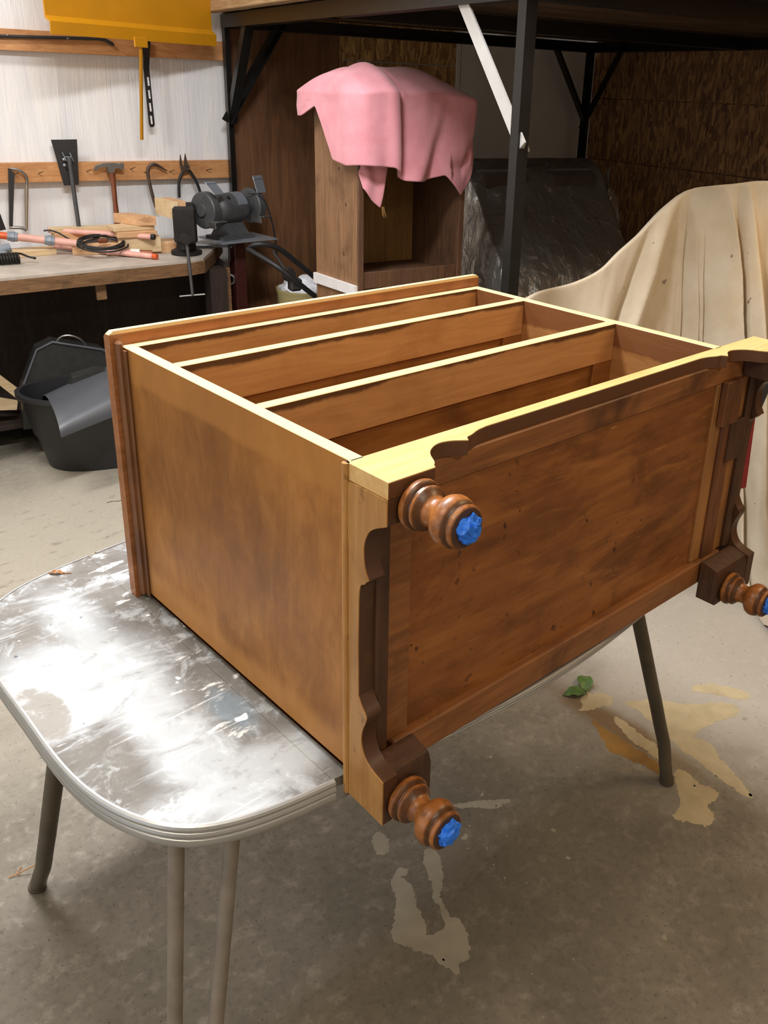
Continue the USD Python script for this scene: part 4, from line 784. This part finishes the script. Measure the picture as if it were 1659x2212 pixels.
part(pk, 'grip', tube(bezier(onw([(.820, 1.222), (.842, 1.195), (.862, 1.158), (.877, 1.118), (.884, 1.085)]), 16), .0075, 10), M['black'])
bs = wt('bent_strap', 'bent grey metal strap hanging at the left edge above the bench', 'tool'); part(bs, 'strap', extr_xz([(-.135, 1.10), (-.116, 1.05), (-.098, .962), (-.125, .958), (-.15, 1.04)], -.11, -.10), M['cast_dark'])
fb = wt('flat_bar', 'dark flat nail bar with pale label strips hanging beside the yellow handle', 'bar')
part(fb, 'bar', extr_xz([(.630, 1.806), (.644, 1.826), (.680, 1.826), (.672, 1.775), (.663, 1.70), (.668, 1.435), (.660, 1.425), (.646, 1.425), (.640, 1.44), (.637, 1.62), (.635, 1.70), (.640, 1.76)], -.058, -.050), M['cast_dark'])
for z in (1.44, 1.50, 1.56, 1.62): part(fb, 'label_strip', extr_xz([(.649, z), (.658, z), (.656, z+.040), (.647, z+.040)], -.0595, -.0582), M['pvc'])
rd_ = wt('long_pry_rod', 'long black steel bar with a bent flattened end lying along the upper girt', 'bar')
part(rd_, 'rod', tube(onw([(-.9, 1.800), (-.4, 1.804), (0, 1.809), (.43, 1.822), (.462, 1.819), (.492, 1.804), (.502, 1.797)], -.052), [.0075]*4+[.008, .009, .006], 8), M['tool_black'])
for s_ in (.03, .29): part(rd_, 'nail', ico(.004, 1, (1, 1, 1), (s_, -.062, 1.815)), M['galv'])
ys = thing('yellow_scoop', 'big yellow sheet-metal scoop with a lipped edge and thin handle hung high on the wall', 'scoop', wp(.115, -.46, 0), WZ+20.5)
yl = .905
part(ys, 'blade', box(0, yl, -.004, .004, 1.878, 2.42, .001), M['yellow'])
part(ys, 'ledge', hull([(x, y, z) for x in (0, yl) for y, z in ((-.004, 1.888), (-.030, 1.868), (-.030, 1.864), (-.004, 1.872))]), M['yellow']); part(ys, 'lip', hull([(x, y, z) for x in (0, yl) for y, z in ((-.030, 1.868), (-.034, 1.866), (-.030, 1.815), (-.026, 1.815))]), M['yellow'])
part(ys, 'bracket', box(.415, .487, -.036, -.026, 1.786, 1.83, .002), M['yellow']); part(ys, 'handle', tube([(.452, -.03, 1.82), (.540, .14, 1.372)], .0085, 12), M['yellow'])

# ---------------------------------------------------------------- under the bench, mower, bucket
M['bin'] = plain('black_plastic_tub', '#232324', .45, 0., .15, 8.); M['greysheet'] = plain('dark_grey_plastic', '#4a4c51', .4, 0., .1, 6.); M['case'] = plain('black_case', '#2b2b28', .5, 0., .2)
tub = wt('plastic_tub', 'large black plastic tub on the floor in front of the workbench', 'tub', 0, 0, 0)
def ring(p, z, inset=0.): return [(x, y, z) for x, y in p]
r0 = chaikin(np.array([(-.13, -.925), (.40, -.99), (.42, -.72), (-.17, -.66)]), 3, True); r1 = chaikin(np.array([(-.22, -1.02), (.50, -1.10), (.53, -.66), (-.28, -.60)]), 3, True)
mid = lambda t: r0+(r1-r0)*t
V = np.array([[(*q_, 0.) for q_ in r0], [(*q_, .012) for q_ in mid(.06)], [(*q_, .15) for q_ in mid(.38)], [(*q_, .165) for q_ in mid(.52)], [(*q_, .345) for q_ in mid(.86)], [(*q_, .350) for q_ in mid(1.06)], [(*q_, .365) for q_ in mid(1.06)], [(*q_, .366) for q_ in mid(.84)], [(*q_, .17) for q_ in mid(.46)], [(*q_, .02) for q_ in mid(.04)]])
part(tub, 'body', loft(V), M['bin'])
gs = wt('curved_plastic_sheet', 'dark grey curved plastic sheet lying in the black tub', 'plastic sheet', .10, -.86, .36, 12)
part(gs, 'sheet', sheet(np.array([[(x*.36-.10-.05*math.cos(q_), -.02-.20*math.cos(q_), .145*math.sin(q_)*(.75+.25*x)-.06+.06*x) for q_ in np.linspace(-.1, 3.1, 26)] for x in np.linspace(-.45, 1.0, 12)]), .004), M['greysheet'], smooth=True)
cs = wt('black_case', 'black carrying case with a wire handle standing behind the tub', 'case', -.03, -.62, .13, -4)
part(cs, 'body', hull([(x, y, z) for y in (0, .10) for x, z in ((-.19, 0), (.28, 0), (.28, .26), (.19, .34), (-.02, .40), (-.09, .37), (-.17, .20))]), M['case'])
part(cs, 'rim', tube([(-.17, -.003, .20), (-.09, -.003, .37), (-.02, -.003, .40), (.19, -.003, .34), (.28, -.003, .26)], .006, 8), M['greysheet']); part(cs, 'handle', tube(bezier([(.0, 0, .40), (.03, -.01, .425), (.10, -.01, .40), (.12, 0, .368)], 16), .005, 8), M['steel'])
cs2 = wt('folded_case', 'olive black folded case lying open inside the tub', 'case', .02, -.86, .19, -6)
part(cs2, 'body', hull([(x, y, z) for y in (0, .08) for x, z in ((-.10, 0), (.30, 0), (.30, .20), (.06, .255), (-.05, .23), (-.10, .10))]), M['case'])
sw = wt('scrap_board', 'pale splintered scrap boards leaning under the left of the bench', 'lumber', -.28, -.46, .03, 0)
part(sw, 'board', hull([(x, y, z) for y in (0, .02) for x, z in ((-.06, .36), (-.03, .38), (.20, .12), (.16, .10))]), M['pine_pale']); part(sw, 'board', hull([(x, y, z) for y in (-.03, -.005) for x, z in ((-.08, .18), (.06, .16), (.07, .20), (-.07, .25))]), M['pine_pale']); pass
mw = wt('lawn_mower', 'lawn mower behind the cabinet with its black tube handle rising beside the grinder', 'lawn mower', .90, -.79, 0, 0)
h0 = [(-.035, .05, .905), (-.02, .0, .935), (.06, -.01, .925), (.16, .0, .86), (.36, .01, .68), (.48, .03, .50), (.56, .05, .24)]
part(mw, 'handle', tube(bezier(h0, 50), .0125, 12), M['black']); part(mw, 'handle', tube(bezier([(-.035, .05, .905), (-.03, -.16, .885), (.0, -.20, .86), (.14, -.20, .745), (.36, -.18, .56), (.47, -.16, .42), (.56, -.14, .22)], 50), .0125, 12), M['black'])
part(mw, 'control', cat(xf(lathe([(0, -.015), (.03, -.015), (.034, 0), (.03, .015), (0, .015)], 20), rot('x', 90), (.10, -.10, .80)), box(.06, .12, -.21, -.16, .74, .80, .01), tube([(.06, -.01, .90), (.10, -.10, .80)], .006, 8)), M['tool_black'])
part(mw, 'deck', lathe([(0, .10), (.24, .10), (.26, .12), (.25, .19), (.18, .22), (.12, .23), (.11, .34), (.09, .38), (0, .38)], 32), M['maroon']) if False else part(mw, 'deck', xf(lathe([(0, .10), (.24, .10), (.26, .12), (.25, .19), (.18, .22), (.12, .23), (.11, .34), (.09, .38), (0, .38)], 32), None, (.66, -.04, 0)), M['maroon'])
for x, y in ((.50, -.26), (.50, .18), (.82, -.26), (.82, .18)): part(mw, 'wheel', xf(lathe([(0, -.02), (.08, -.02), (.095, -.015), (.095, .015), (.08, .02), (0, .02)], 24), rot('x', 90), (x, y, .095)), M['rubber'])
M['jug'] = plain('cloudy_yellow_plastic', '#a79a6a', .35, 0., .1, 5.)
bkt = wt('waste_bin', 'tall cloudy yellowish plastic bin holding white paper behind the open cabinet', 'bin', 1.30, -.45, 0, 0)
part(bkt, 'body', lathe([(0, 0), (.12, 0), (.13, .02), (.155, .60), (.16, .61), (.16, .625), (.15, .625), (.125, .03), (0, .03)], 32), M['jug'])
wpb = wt('white_paper_bag', 'white paper bag crumpled in the top of the tall plastic bin', 'paper bag', 1.30, -.45, .03, 0)
m_ = trimesh.creation.icosphere(3, .13); m_.vertices = m_.vertices*[1, 1, .5]+(meshkit.fbm(m_.vertices*14, 3)[:, None]-.5)*.05*np.sign(m_.vertices); m_.apply_translation((0, 0, .585))
part(wpb, 'bag', cat(m_, hull([(x, y, z) for x in (-.06, .06) for y in (-.06, .06) for z in (.0, .6)])), M['paper'], smooth=12)
tw = thing('dry_twig', 'small dry twig lying against the foot of the left rear table leg', 'twig', (-.232, .884, .002), 0)
part(tw, 'twig', cat(tube(bezier([(-.03, .012, .003), (-.012, .006, .005), (.004, -.002, .012), (.02, -.012, .02)], 12), .0016, 6), tube(bezier([(-.012, .006, .005), (-.006, .018, .004), (.002, .022, .002)], 8), .0013, 6)), M['dry'])
